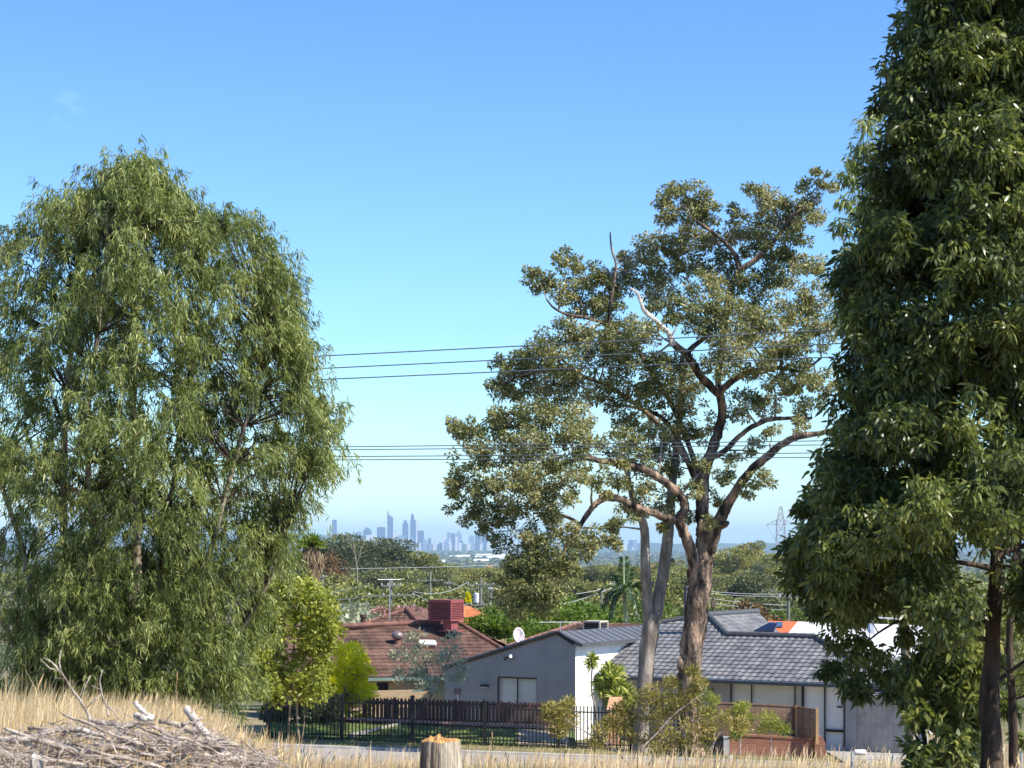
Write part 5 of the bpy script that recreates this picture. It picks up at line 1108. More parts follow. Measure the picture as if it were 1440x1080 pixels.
# ---- the smooth forked gum beside it
t = empty('forked_gum_tree', P(903, 1056, 76), 'smooth grey gum whose trunk forks into two upright stems, left of the rough trunk', 'tree'); t.location.z = gz(t.location.x, 75.2)
tb = MB(); nodes = skel(tb, [
 [(901,1066,14.82,0),(903,1030,12.09,0),(906,985,11.31,0),(908,950,10.92,0),(911,915,11.70,0),(915,885,12.48,0),(919,862,11.70,0)],
 [(913,875,8.58,0),(910,845,7.41,-.1),(909,815,7.02,-.2),(907,785,6.63,-.2),(907,755,6.24,-.2),(904,735,5.85,-.2),(893,710,5.07,-.2),(886,685,4.29,-.2),(881,660,3.51,0),(874,630,2.34,.2)],
 [(922,870,9.36,0),(927,835,8.58,.2),(934,800,8.19,.3),(938,765,8.19,.4),(941,738,7.41,.5),(943,705,6.63,.6),(946,675,5.85,.8),(950,645,5.07,1),(952,610,4.68,1.2),(957,580,4.29,1.3),(960,540,3.51,1.4),(958,500,2.34,1.4)]], 75.4, .03, 14, .04)
for (a, b, r, dy) in [(918, 820, 3, -.15), (946, 788, 3, .2)]:
    c = P(a, b, 75.4 + dy); q = r * .0251; tb.lathe([(q*.3, -q*1.2), (q, 0), (q*.2, q*1.2)], c, 8)
tb.build('trunk', M['bark_grey'], t, True)
clumped_crown(t, [(890,700,20,-.2),(905,725,16,0),(925,720,18,.3),(940,700,20,.5),(880,665,20,0),(870,640,22,.3),(950,660,18,.9),(940,625,20,1),(965,600,22,1.2),(975,570,22,1.4),(945,560,24,1.6),(960,520,28,1.6),(925,590,22,1.4),(985,615,16,1.2),(915,660,16,.6),(860,740,10,-.6),(930,745,10,.2),(890,610,24,.6)], nodes, 75.4, M['leaf_marri'], .14, .066, 6, per=44, dens=1.3, sprig=.27)

# ---- dark tree on the right edge
YR = 18.0
def right_tree():
    t = empty('broadleaf_tree', P(1393, 1090, YR), 'tall dark large-leaved tree filling the right edge of the view', 'tree'); t.location.z = gz(t.location.x, YR)
    tb = MB(); nodes = skel(tb, [
     [(1394,1120,16.80,0),(1394,1040,15.20,0),(1392,980,13.60,0),(1396,900,11.20,0),(1400,820,10.00,0),(1402,740,8.80,0),(1400,640,8.00,0),(1396,520,7.20,0),(1390,380,6.40,0),(1388,240,5.60,0),(1385,60,4.00,0),(1384,-120,2.80,0)],
     [(1398,800,4.80,0),(1340,790,3.20,-.1),(1290,800,2.40,-.2),(1230,820,1.60,-.2),(1170,850,0.96,-.2)], [(1400,700,4.80,0),(1330,680,3.60,.1),(1260,670,2.80,.1),(1190,690,2.00,.1),(1130,720,1.20,.1)], [(1396,560,4.80,0),(1330,520,3.60,-.2),(1260,500,2.40,-.3),(1190,490,1.28,-.3)],
     [(1392,420,4.00,0),(1330,370,3.20,.2),(1260,330,2.40,.3),(1195,300,1.20,.3)], [(1388,280,4.00,0),(1330,200,2.80,.1),(1280,130,1.60,.1)], [(1392,900,4.00,0),(1330,890,2.80,.1),(1280,870,2.24,.2),(1235,890,1.60,.2),(1190,930,0.80,.2)],
     [(1400,960,3.20,0),(1440,930,2.40,.1),(1480,900,1.60,.1)], [(1402,870,4.00,0),(1350,884,2.80,-.1),(1315,895,2.00,-.2)], [(1402,780,4.80,0),(1460,760,3.20,0),(1520,740,2.40,0)], [(1398,480,4.80,0),(1470,440,3.20,0),(1550,420,2.40,0)], [(1402,795,2.80,-.2),(1440,798,2.40,-.6)]], YR, .08, 9, .07)
    tb.build('trunk', M['bark_dark'], t, True)
    left = [(-150,1290),(0,1275),(60,1262),(100,1245),(140,1238),(240,1232),(330,1205),(400,1180),(500,1178),(600,1168),(680,1150),(740,1120),(800,1110),(850,1140),(905,1175)]
    g = random.Random(8); cl = []
    for i in range(400):
        py = g.uniform(-140, 875); l_ = lerp_tab(left, py); cx = 1400; rr_ = cx - l_ - 22; th = g.uniform(0, 6.283); q = 1 - .75 * g.random() ** 1.3
        px = cx + rr_ * q * math.cos(th); dy = rr_ * q * math.sin(th) * YR / FP
        if px > 1560: continue
        if py > 770 and abs(px - 1400) < 42 and dy < .4: continue
        if math.sin(th*3 + py*.03) * math.sin(py*.045 + th) < -.45: continue
        cl.append((px, py, g.uniform(34, 52), dy))
    for y in range(-60, 830, 24):
        l_ = lerp_tab(left, y); cl.append((l_ + g.uniform(20, 42), y, g.uniform(22, 36), g.uniform(-.5, .5))); cl.append((l_ + g.uniform(45, 80), y + 12, g.uniform(24, 38), g.uniform(-.7, .7)))
    cl += [(1120,775,22,.1),(1115,800,20,-.1),(1125,825,20,0),(1140,700,14,.1),(1128,712,11,.1),(1110,770,14,.2),(1175,690,20,0),(1170,660,16,0),(1155,730,26,.2),(1150,850,24,.1),
           (1215,905,20,.1),(1240,930,24,.2),(1205,940,20,.1),(1190,965,15,.1),(1180,945,12,.1),(1215,970,15,0),(1250,965,20,.2),(1265,900,18,.3),(1180,900,16,0),(1200,865,20,0),(1255,850,18,-.1),(1165,945,11,.1)]
    clumped_crown(t, cl, nodes, YR, M['leaf_dark'], .072, .026, 9, per=46, dens=.95, droop=.55, twig='bark_dark', near=True, flat=1.0, tintb=.12, sprig=.42, radial=.6)
right_tree()
# second slim trunk and a lower leafy tree in front of it, paler tree behind
t = empty('broadleaf_sapling', P(1424, 1080, 22), 'slim dark-stemmed tree just right of the thick dark trunk', 'tree'); t.location.z = gz(t.location.x, 22)
tb = MB(); nodes = skel(tb, [[(1426,1085,7,0),(1424,1000,6,0),(1420,900,5,0),(1426,800,4,0),(1430,700,3,0)], [(1422,930,2.5,0),(1405,900,2,0),(1385,905,1,0)], [(1422,985,2,0),(1450,975,1.5,0)]], 22, .08, 8); tb.build('trunk', M['bark_dark'], t, True)
clumped_crown(t, [(1430,880,30,.2),(1400,930,20,.2),(1440,950,26,0),(1445,800,34,.3),(1420,1000,14,.3),(1415,840,28,.5),(1435,1035,12,.2),(1405,980,14,.4)], nodes, 22, M['leaf_dark'], .10, .034, 10, per=24, dens=.7, droop=.5, twig='bark_dark', near=True)
t = empty('leafy_shrub', P(1300, 1080, 19), 'dense glossy-leaved shrub left of the thick dark trunk, in front of the garage', 'shrub'); t.location.z = gz(t.location.x, 19.5)
tb = MB(); nodes = skel(tb, [[(1305,1095,4,0),(1300,1040,3.5,0),(1290,980,2.5,0),(1285,930,1.5,0)], [(1308,1090,3.5,.1),(1330,1020,3,.1),(1345,960,2,.1),(1350,920,1.2,.1)], [(1303,1060,2.5,0),(1285,1030,2,-.1),(1270,1000,1.2,-.1)]], 19.5, .08, 7); tb.build('stem', M['bark_dark'], t, True)
g = random.Random(4); cl = []
for i in range(44):
    px = g.uniform(1272, 1372); py = g.uniform(905, 1085); 
    if px < 1290 and py < 950: continue
    cl.append((px, py, g.uniform(20, 32), g.uniform(-.35, .5)))
clumped_crown(t, cl, nodes, 19.5, M['leaf_dark'], .095, .04, 12, per=24, dens=1.0, droop=.4, twig='bark_dark', near=True, tintb=.32)
t = empty('slender_gum_tree', P(1215, 1060, 34), 'paler gum showing between the old gum and the dark tree on the right', 'tree'); t.location.z = gz(t.location.x, 34)
tb = MB(); nodes = skel(tb, [[(1290,1180,9,0),(1280,1000,8,0),(1265,800,7,0),(1250,600,6,0),(1235,400,4,0),(1225,250,2,0)], [(1245,500,3,0),(1200,420,2,0),(1185,330,1,0)]], 34, .08, 8); tb.build('trunk', M['bark_pale'], t, True)
cl = [(1228,158,12,0),(1222,180,18,0),(1205,205,16,.1),(1230,215,24,0),(1195,230,12,.1),(1190,250,14,0),(1215,250,24,.2),(1240,260,28,.3),(1200,285,22,0),(1225,300,28,.2),(1190,320,18,.1),(1185,350,18,0),(1210,345,26,.2),(1180,385,16,0),(1200,400,24,0),(1190,440,20,0),(1230,380,30,.4),(1230,440,30,.3)]
clumped_crown(t, cl, nodes, 34, M['leaf_gum'], .14, .03, 13, per=26, dens=1.1, droop=.9, twig='bark_grey', near=True, tintb=.3)

# ------------------------------------------------------------------ garden plants in the middle ground
def shrub_tree(name, cat, lab, Y, cl, limbs, mat, Lf, Wf, seed, per=24, dens=1.0, droop=.2, bark='bark_grey', tintb=.3, near=False, trunkname='stem', sprig=.33):
    t = empty(name, P(limbs[0][0][0], limbs[0][0][1], Y), lab, cat); t.location.z = gz(t.location.x, Y)
    tb = MB(); nodes = skel(tb, limbs, Y, .06, 7); tb.build(trunkname, M[bark], t, True)
    clumped_crown(t, cl, nodes, Y, mat, Lf, Wf, seed, per=per, dens=dens, droop=droop, twig=bark, near=near, tintb=tintb, sprig=sprig)
g = random.Random(14); cl = []
for i in range(96):
    py = g.uniform(822, 984); w = lerp_tab([(812,14),(840,38),(870,54),(910,54),(940,46),(984,40)], py); px = 409 + w * math.sqrt(g.random()) * g.choice([-1, 1]); cl.append((px, py, g.uniform(15, 24), g.uniform(-1.0, 1.0)))
shrub_tree('round_leafed_tree', 'tree', 'small bushy yellow-green tree with thin pale stems, tucked under the weeping gum', 40, cl, [[(405,1042,1.7,0),(408,990,1.5,0),(412,930,1.3,0),(415,870,.9,0)], [(420,1040,1.6,0),(418,980,1.4,0),(430,920,1.1,0)], [(424,1042,1.2,.1),(427,990,1.1,.1),(395,930,.9,.1)]], M['leaf_light'], .085, .055, 14, per=26, dens=1.5, droop=.1, bark='bark_pale', tintb=.25)
g = random.Random(15); cl = []
for i in range(64):
    py = g.uniform(910, 984); w = lerp_tab([(905,8),(920,22),(950,36),(978,38)], py); px = 483 + w * g.uniform(-1, 1); cl.append((px, py, g.uniform(10, 16), g.uniform(-1.2, 1.2)))
for i in range(16): cl.append((g.uniform(470, 525), g.uniform(975, 1020), g.uniform(9, 14), g.uniform(-.5, 1)))
shrub_tree('golden_conifer', 'conifer', 'vivid yellow-green bushy conifer behind the left end of the iron fence', 80.5, cl, [[(490,1035,5,0),(488,990,4,0),(485,940,2,0)]], M['leaf_lime'], .12, .05, 15, per=34, dens=1.8, droop=-.4, tintb=.2)
g = random.Random(16); cl = []
for (a, b) in [(570,925),(585,935),(600,945),(560,945),(610,925),(590,915),(582,900),(620,955),(605,960),(630,935),(640,915),(635,900),(645,930),(625,920),(590,960),(575,958),(600,970),(615,972),(556,918),(652,945),(640,955),(585,950)]: cl.append((a, b, g.uniform(9, 14), g.uniform(-.8, .8)))
shrub_tree('silver_shrub', 'shrub', 'wispy silver-grey shrub in front of the red-brown roof', 82.0, cl, [[(605,985,1.4,0),(602,950,1.1,0),(592,915,.8,0),(588,896,.5,0)], [(606,980,1.2,0),(625,940,.8,0),(640,902,.5,0)], [(603,970,1,0),(580,945,.7,0),(560,925,.4,0)]], M['leaf_silver'], .17, .045, 16, per=26, dens=2.1, droop=-.5, bark='bark_pale')
# feathery dry wattle scrub in front of the fence and the trunks
def scrub(lab, Y, cl, limbs, seed, dens=1.2, mat='leaf_ochre'):
    shrub_tree('wattle_shrub', 'shrub', lab, Y, cl, limbs, M[mat], .12, .032, seed, per=60, dens=dens*1.05, droop=-.25, bark='dead_wood', tintb=.25, sprig=.42)
scrub('feathery ochre shrub rising alone in front of the iron fence, left of the trunks', 58, [(775,995,12,0),(790,1000,14,0),(785,1012,14,0),(798,1015,12,.2),(772,1008,9,0),(783,1028,10,0),(795,990,9,.2)], [[(900,1100,1.56,0),(880,1070,1.32,0),(850,1045,1.08,0),(825,1030,0.84,0),(800,1015,0.60,0)], [(850,1045,0.78,0),(835,1025,0.60,0),(830,1010,0.36,0)]], 31, 1.2)
scrub('feathery grey-green shrub covering the foot of the forked gum', 58, [(900,985,14,0),(915,975,12,0),(905,1005,16,.3),(925,1010,14,0),(885,1010,12,.2),(870,1030,13,0),(850,1030,13,-.2),(840,1045,11,0),(890,1035,14,.2),(915,1040,15,0),(935,1035,14,.3),(860,1012,10,0),(875,995,9,.3),(930,990,11,0)], [[(885,1095,1.80,0),(893,1060,1.56,0),(905,1020,1.20,0),(912,985,0.60,0)], [(905,1095,1.56,.1),(925,1050,1.32,.1),(940,1010,0.96,.1),(945,990,0.48,.1)], [(895,1090,1.44,.1),(870,1060,1.08,0),(850,1035,0.60,0)]], 32)
scrub('feathery shrub with long bleached dead stems in front of the rough trunk', 57, [(950,965,13,0),(970,975,13,.2),(960,990,15,.2),(985,960,9,0),(975,945,8,0),(945,985,12,0),(940,1000,12,.2),(990,1005,13,.2),(970,1020,15,0),(1000,1030,15,0),(1020,1015,13,.2),(1040,1020,11,0),(985,1045,13,.2),(955,1045,14,0),(930,1055,10,.2)], [[(915,1100,1.80,0),(900,1060,1.44,-.1),(925,1030,1.32,-.1),(950,1003,1.08,-.1),(975,985,0.72,-.1),(990,975,0.42,-.1)], [(960,1100,1.80,0),(965,1050,1.32,0),(955,1010,0.96,0),(950,970,0.48,0)], [(930,1095,1.44,.1),(950,1050,1.20,.1),(958,1025,0.96,.1),(985,1010,0.72,.1)], [(975,1095,1.44,.1),(1000,1050,1.08,.1),(1020,1018,0.60,.1)]], 33, 1.15)
scrub('leafy green scrub against the lattice screens, right of the rough trunk', 73, [(992,980,9,0),(1005,985,8,0),(1000,1000,9,0),(1035,1005,9,0),(1045,995,8,0),(1040,1025,10,0),(1055,1010,8,0),(1030,1035,8,.2),(1080,1010,9,0),(1090,1020,9,0),(1075,1025,8,0),(1100,1028,7,0)], [[(1000,1062,1.20,0),(1005,1030,0.90,0),(998,990,0.48,0)], [(1040,1062,1.20,0),(1042,1030,0.90,0),(1045,1000,0.48,0)], [(1085,1062,1.20,0),(1084,1035,0.78,0),(1082,1012,0.48,0)]], 34, .9, 'leaf_light')
blobplant('hedge', 425, 1008, 79.0, 120, 70, 5200, M['leaf_mid_dark'], 'dark shaded hedge behind the left end of the iron fence', 'hedge', .16, .6, seed=9, nclump=22, depth=1.0)  # dark leaf colour stands in for the shade behind the fence
# yuccas / cordylines by the white wall
def rosette(name, cat, lab, Y, heads, stems, L_, W_, n, mat='leaf_yucca', seed=1, stem='bark_grey', extra=None):
    g = np.random.default_rng(seed); t = empty(name, P(stems[0][0][0], stems[0][0][1], Y), lab, cat); t.location.z = gz(t.location.x, Y); tb = MB(); skel(tb, stems, Y, .04, 7); tb.build('stem', M[stem], t, True)
    B = []; D = []; 
    for (px, py, r, dy) in heads:
        p = np.array(P(px, py, Y + dy)); d = norm(g.normal(size=(n, 3)) + np.array([0, 0, .45])); B.append(p + d*.02); D.append(d)
    B = np.concatenate(B); D = np.concatenate(D); k = len(B)
    leaves('foliage', B, D, L_ * g.uniform(.7, 1.15, k), W_, M[mat], t, None, True, .12); return t
rosette('slender_cordyline', 'plant', 'slender single-stemmed plant with a leafy tuft, shadowing the white wall', 82.5, [(833,926,8,0),(831,933,8,0)], [[(842,1045,1.8,0),(838,1000,1.5,0),(832,970,1.2,0),(833,928,1,0)]], .36, .06, 70, seed=1)
rosette('yucca', 'plant', 'bushy variegated yucca with strappy leaves beside the slender one', 81.0, [(858,940,9,0),(868,945,9,.2),(850,950,8,-.2),(845,958,8,0),(862,955,9,-.3),(872,962,9,0),(856,968,9,.2),(880,970,9,.2),(866,978,9,-.2),(886,978,8,.1),(850,980,8,.1),(875,988,8,0),(890,990,8,0),(842,970,8,0)], [[(866,1050,3,0),(864,1000,2.6,0),(860,945,2,0)], [(868,1050,2.6,.1),(878,1000,2.2,.1),(884,975,1.5,.1)], [(864,1050,2.4,0),(850,1000,2,0),(846,960,1.4,0)]], .46, .075, 60, seed=2)
# palms
def frond(B, D, T, L3, W3_, tb, p, dirh, length, rise, droop, g, nl=46, ll=.5, tint=.5):
    """arching frond with leaflets"""
    pts = []; n = 14
    for i in range(n + 1): f = i/n; pts.append(p + dirh*length*f*(1 - .25*f) + np.array([0, 0, 1]) * (rise*f - droop*f*f))
    tb.tube([Vector(q) for q in pts], [.035*(1 - i/(n + 1)) + .006 for i in range(n + 1)], 5)
    sd = np.cross(dirh, [0, 0, 1]); sd /= np.linalg.norm(sd)
    for i in range(nl):
        f = .12 + .88*i/nl; k = min(n - 1, int(f*n)); q = pts[k] + (pts[k+1] - pts[k])*(f*n - k); tg = pts[k+1] - pts[k]; tg /= np.linalg.norm(tg)
        for s_ in (-1, 1):
            B.append(q); D.append(sd*s_*.8 + tg*.7 + np.array([0, 0, -.30]) + g.normal(0, .08, 3)); L3.append(ll*(1 - .6*abs(f - .45))*g.uniform(.85, 1.1)); T.append(np.clip(tint + g.normal(0, .2), 0, 1))
g = np.random.default_rng(40)
YP = 120; t = empty('feather_palm', P(880, 880, YP), 'small palm with arching feathery fronds behind the grey roof, left of the forked gum', 'palm'); t.location.z = gz(t.location.x, YP)
tb = MB(); skel(tb, [[(880,900,4,0),(880,870,3.6,0),(879,850,3.2,0),(878,835,2.8,0)]], YP, 0, 8); tb.build('trunk', surf('palm_trunk', (.42,.45,.24), (.30,.33,.17), 3, .7, .1), t, True)
B = []; D = []; T = []; L3 = []; fb_ = MB(); p0 = np.array(P(878, 834, YP))
for (az, ln_, rise, dr) in [(175, 1.9, 1.9, 1.9), (200, 1.6, 1.3, 2.2), (150, 1.8, 1.2, 2.0), (5, 1.6, 2.0, 1.6), (-20, 1.7, 1.3, 2.3), (30, 1.5, 1.6, 1.4), (90, .6, 2.6, .6), (250, 1.2, 1.7, 1.6), (290, 1.3, 1.4, 1.8), (60, 1.0, 2.2, .8), (120, 1.2, 2.0, 1.0), (-45, 1.4, .9, 2.4), (215, 1.3, .6, 2.0)]:
    dh = np.array([math.cos(R(az)), math.sin(R(az)), 0]); frond(B, D, T, L3, None, fb_, p0, dh, ln_, rise, dr, g, 40, .5)
leaves('crown', np.array(B), np.array(D), np.array(L3), .09, M['leaf_palm'], t, np.array(T)); fb_.build('frond_stalks', M['leaf_lime'] if False else M['gutter'], t)
mb = MB(); mb.tube([P(877, 834, YP), P(877, 782, YP)], [.05, .02], 6); mb.build('spear_leaf', surf('spear', (.35,.38,.16), (.28,.3,.13), 5, .7, 0), t)
# fan palm with dead skirt
YF = 112; t = empty('skirted_palm', P(437, 860, YF), 'palm with a long brown skirt of dead fronds right of the weeping gum', 'palm'); t.location.z = gz(t.location.x, YF)
tb = MB(); skel(tb, [[(440,900,7,0),(439,850,7,0),(438,800,7,0),(437,765,6,0)]], YF, .05, 8); tb.build('trunk', M['bark_brown'], t, True)
p0 = np.array(P(438, 768, YF)); n = 420; d = norm(g.normal(size=(n, 3))); d[:, 2] = np.abs(d[:, 2])*.8 - .05; leaves('crown', p0 + d*.15, d, g.uniform(.5, .95, n), .075, M['leaf_bright'], t, None, True, .1)
n = 2600; f = g.random(n); ang = g.uniform(0, 6.283, n); w = np.interp(f, [0, .25, .6, 1], [.35, .62, .42, .16]); B = np.stack([p0[0] + np.cos(ang)*w*g.uniform(.5, 1, n), p0[1] + np.sin(ang)*w, p0[2] + .05 - f*2.1], 1)
D = np.stack([np.cos(ang)*.18, np.sin(ang)*.18, -np.ones(n)], 1) + g.normal(0, .12, (n, 3)); leaves('dead_skirt', B, D, g.uniform(.3, .6, n), .05, M['leaf_skirt'], t, None, True)
# bare white-trunked tree on the skyline
Yb = 420; t = empty('bare_tree', P(502, 815, Yb), 'leafless white-trunked tree standing against the dark skyline trees', 'tree'); t.location.z = gz(t.location.x, Yb); tb = MB()
skel(tb, [[(503,825,1.10,0),(502,800,0.99,0),(500,785,0.88,0),(498,770,0.66,0),(496,758,0.39,0)], [(501,795,0.72,0),(506,780,0.61,0),(510,768,0.44,0),(514,762,0.22,0)], [(499,780,0.50,0),(493,766,0.33,0),(486,757,0.22,0)], [(503,818,0.61,0),(494,808,0.50,0),(484,798,0.28,0)], [(508,775,0.33,0),(505,765,0.22,0)]], Yb, 0, 5); tb.build('trunk', M['bark_pale'], t)

# ------------------------------------------------------------------ foreground: stump, log heap, grass
st = P(620, 1042, 16.0); t = empty('tree_stump', (st.x, 16, gz(st.x, 16)), 'sawn weathered tree stump with an orange rough-cut top in the dry grass', 'stump')
mb = MB(); gzb = gz(st.x, 16) - .1; H = st.z - gzb; n = 72; g2 = random.Random(2)
grv = [(g2.uniform(0, 6.28), g2.uniform(.05, .16), g2.uniform(.035, .11)) for _ in range(17)]
def shp(a): return 1 + .05*math.sin(2*a + 1) + .03*math.sin(5*a) - sum(dp*math.exp(-((math.atan2(math.sin(a - c0), math.cos(a - c0)))/w0)**2) for c0, dp, w0 in grv)
ph = [shp(6.2832*k/n) - 1 for k in range(n)]; vs = []; prof = [(.185, 0), (.172, .25), (.158, .5), (.150, .75), (.144, .9), (.138, 1.0)]
for r_, f in prof:
    for k in range(n): a = 6.2832*k/n; rr_ = r_*(1 + ph[k]*(1.25 - .25*f)); vs.append((st.x + rr_*math.cos(a), 16 + rr_*math.sin(a), gzb + H*f + (.006*math.sin(5*a) if f == 1.0 else 0)))
fs = [(i*n+k, i*n+(k+1) % n, (i+1)*n+(k+1) % n, (i+1)*n+k) for i in range(len(prof)-1) for k in range(n)]
mb.add(vs, fs); mb.build('bark', M['stump_side'], t)
vs = []; fs = []; nr = 8
for i in range(nr):
    for k in range(n):
        a = 6.2832*k/n; q = (1 - i/(nr - 1)*.999); r_ = .138*(1 + ph[k])*q; x = r_*math.cos(a); y = r_*math.sin(a)
        ridge = .035*math.exp(-((x + .02)/.02)**2) + .022*math.exp(-((x + .075)/.02)**2) + (g2.uniform(0, .018) if 0 < i else 0)
        vs.append((st.x + x, 16 + y, st.z + (ridge if i > 0 else .006*math.sin(5*a))))
for i in range(nr-1):
    for k in range(n): fs.append((i*n+k, i*n+(k+1) % n, (i+1)*n+(k+1) % n, (i+1)*n+k))
mb = MB(); mb.add(vs, fs); mb.build('cut_top', M['sawn'], t)

YL = 12.6
def log(pts, lab, mat='dead_wood', Y=YL, dy=0.0, tilt=0.0, twigs=None, name='dead_branch', n=9):
    s = Y / FP; P2 = []; rad = []; m = len(pts)
    for j in range(m - 1):
        for f in (0, .33, .67): a, b = pts[j], pts[j+1]; px = a[0] + (b[0]-a[0])*f; py = a[1] + (b[1]-a[1])*f; r = a[2] + (b[2]-a[2])*f; P2.append(P(px, py, Y + dy + tilt*(j + f)/m) + Vector((0, 0, random.uniform(-1, 1)*r*s*.45))); rad.append(r*s*.86*random.uniform(.82, 1.12))
    P2.append(P(pts[-1][0], pts[-1][1], Y + dy + tilt)); rad.append(pts[-1][2]*s)
    mb = MB(); mb.tube(P2, rad, n, wob=.11)
    for tw in (twigs or []): mb.tube([P(a, b, Y + dy) for a, b, r in tw], [r*s for a, b, r in tw], 6, wob=.08)
    return tag(mb.build(name, M[mat], None, True), lab, 'branch', 'dead branches heaped in the brush pile')
log([(54,1031,3.5),(75,1026,4.5),(97,1024,5),(125,1029,5),(150,1036,4)], 'pale arched dead branch at the left of the brush pile, above a longer one', dy=-.1)
log([(-15,1040,4),(20,1038,4.5),(50,1038,5),(75,1046,5),(95,1054,4)], 'long pale branch entering from the left edge of the photo', dy=-.4)
log([(128,1015,4),(150,1017,5.5),(180,1019,5.5),(211,1018,6),(226,1026,4.5),(240,1042,3.5)], 'tan branch lying along the top of the pile, its right end bent down', dy=.1)
log([(165,1038,7),(190,1044,8),(215,1054,8),(246,1066,5)], 'thick grey log slanting down through the middle of the pile', 'dead_wood', dy=-.2)
log([(260,994,5.5),(268,1005,6.5),(280,1020,7),(291,1034,5)], 'short white-ended log standing up highest out of the pile', 'dead_white', dy=0)
log([(190,988,3.5),(198,998,4.5),(206,1004,5),(214,1012,4)], 'small white stick poking up left of the upright log', 'dead_white', dy=.1)
log([(188,1005,4),(200,1010,7),(216,1010,5)], 'chunky bleached wood piece at the top of the pile', 'dead_white', dy=.0)
log([(222,1014,4),(250,1020,5.5),(278,1028,6),(311,1040,5.5),(341,1053,4)], 'long branch descending to the right behind the upright log', dy=.3)
log([(243,1056,4.5),(262,1048,5),(284,1042,4)], 'short forked stick under the upright log', dy=-.1)
log([(262,1072,5),(290,1064,6.5),(319,1066,7),(345,1070,6.5),(374,1077,5)], 'pale log curving along the lower right edge of the pile', 'dead_wood', dy=-.3)
log([(289,1036,5.5),(303,1048,6),(322,1062,6),(347,1070,4)], 'branch sloping down to the right from the foot of the upright log', dy=-.1)
log([(232,1084,4),(246,1072,5),(262,1060,4)], 'short stick rising from the bottom of the photo under the pile', dy=-.5)
log([(285,1008,1.6),(272,1016,3),(255,1020,3.5)], 'thin forked twig crossing the upright log', dy=-.1)
log([(128,1016,2.8),(122,1000,2.4),(112,984,2.2),(98,965,2),(86,946,1.8),(74,932,1.4),(61,925,1)], 'tall bare forked twig leaning left above the dry grass', dy=.2, twigs=[[(86,946,1.6),(83,932,1.2),(86,914,.7)], [(83,943,1.2),(70,940,1),(56,926,.6)], [(92,955,1.1),(76,953,.6)], [(112,984,1.4),(120,965,1),(127,950,.6)]])
log([(153,1008,2.2),(149,992,1.8),(143,976,1.6),(140,958,1.2),(144,942,.8)], 'thin bare twig standing right of the tall forked twig', dy=.3, twigs=[[(143,976,1.2),(132,985,1),(122,996,.8)], [(150,992,1.4),(160,1000,1.2),(168,1012,1)], [(141,970,.9),(128,964,.6)]])
g2 = random.Random(17); seen_ = set()
adj = ['short', 'crooked', 'thin', 'long thin', 'stubby', 'weathered', 'split', 'knotty']
for i in range(44):
    cx = g2.uniform(20, 350); lim = lerp_tab([(0,1040),(60,1030),(190,1016),(290,1030),(380,1070)], cx); cy = g2.uniform(lim + 9, 1085); a = g2.gauss(.12, .2); L_ = g2.uniform(28, 85); r = g2.uniform(1.6, 4.0); dx = math.cos(a)*L_; dy_ = math.sin(a)*L_
    lb_ = '%s stick in the brush pile, %s' % (adj[i % 8], 'at its far left end' if cx < 80 else 'left of its middle' if cx < 150 else 'near its middle' if cx < 220 else 'right of its middle' if cx < 290 else 'at its right end')
    if lb_ in seen_: lb_ = ('lower ' if cy > 1060 else 'upper ') + lb_
    seen_.add(lb_)
    log([(cx - dx, cy - dy_, r*.7), (cx - dx*.4, cy - dy_*.5 + g2.uniform(-4, 4), r), (cx + dx*.3, cy + dy_*.3 + g2.uniform(-4, 4), r*.95), (cx + dx, cy + dy_, r*.6)], lb_, dy=g2.uniform(-.5, .3) - (cy - 1040)*.006)
c = P(56, 1072, 11.9); mb = MB(); mb.prism([P(44, 1064, 11.9), P(50, 1066, 11.9), P(66, 1072, 11.9), P(60, 1080, 11.9), P(46, 1080, 11.9)], (0, .07, .02)); tag(mb.build('bark_chunk', M['dead_white']), 'small white chip of wood at the bottom left of the pile', 'wood chip')
# fine twigs of the heap
B = []; tw = MB()
for i in range(560):
    px = g2.uniform(-20, 385); lim = lerp_tab([(0,1030),(60,1022),(190,1010),(290,1024),(385,1070)], px); py = g2.uniform(lim, 1092); Yt = g2.uniform(11.9, 13.3) - (py - 1040)*.008; p = P(px, py, Yt); a = g2.uniform(0, 6.283); L_ = g2.uniform(.05, .22); d = Vector((math.cos(a)*L_, g2.uniform(-.05, .05), math.sin(a)*L_*.5)); r = g2.uniform(.0022, .006)
    tw.tube([p - d, p + Vector((0, 0, g2.uniform(-.02, .02))), p + d], [r, r, r*.4], 4)
tag(tw.build('brush_litter', M['dead_wood']), kind='stuff')

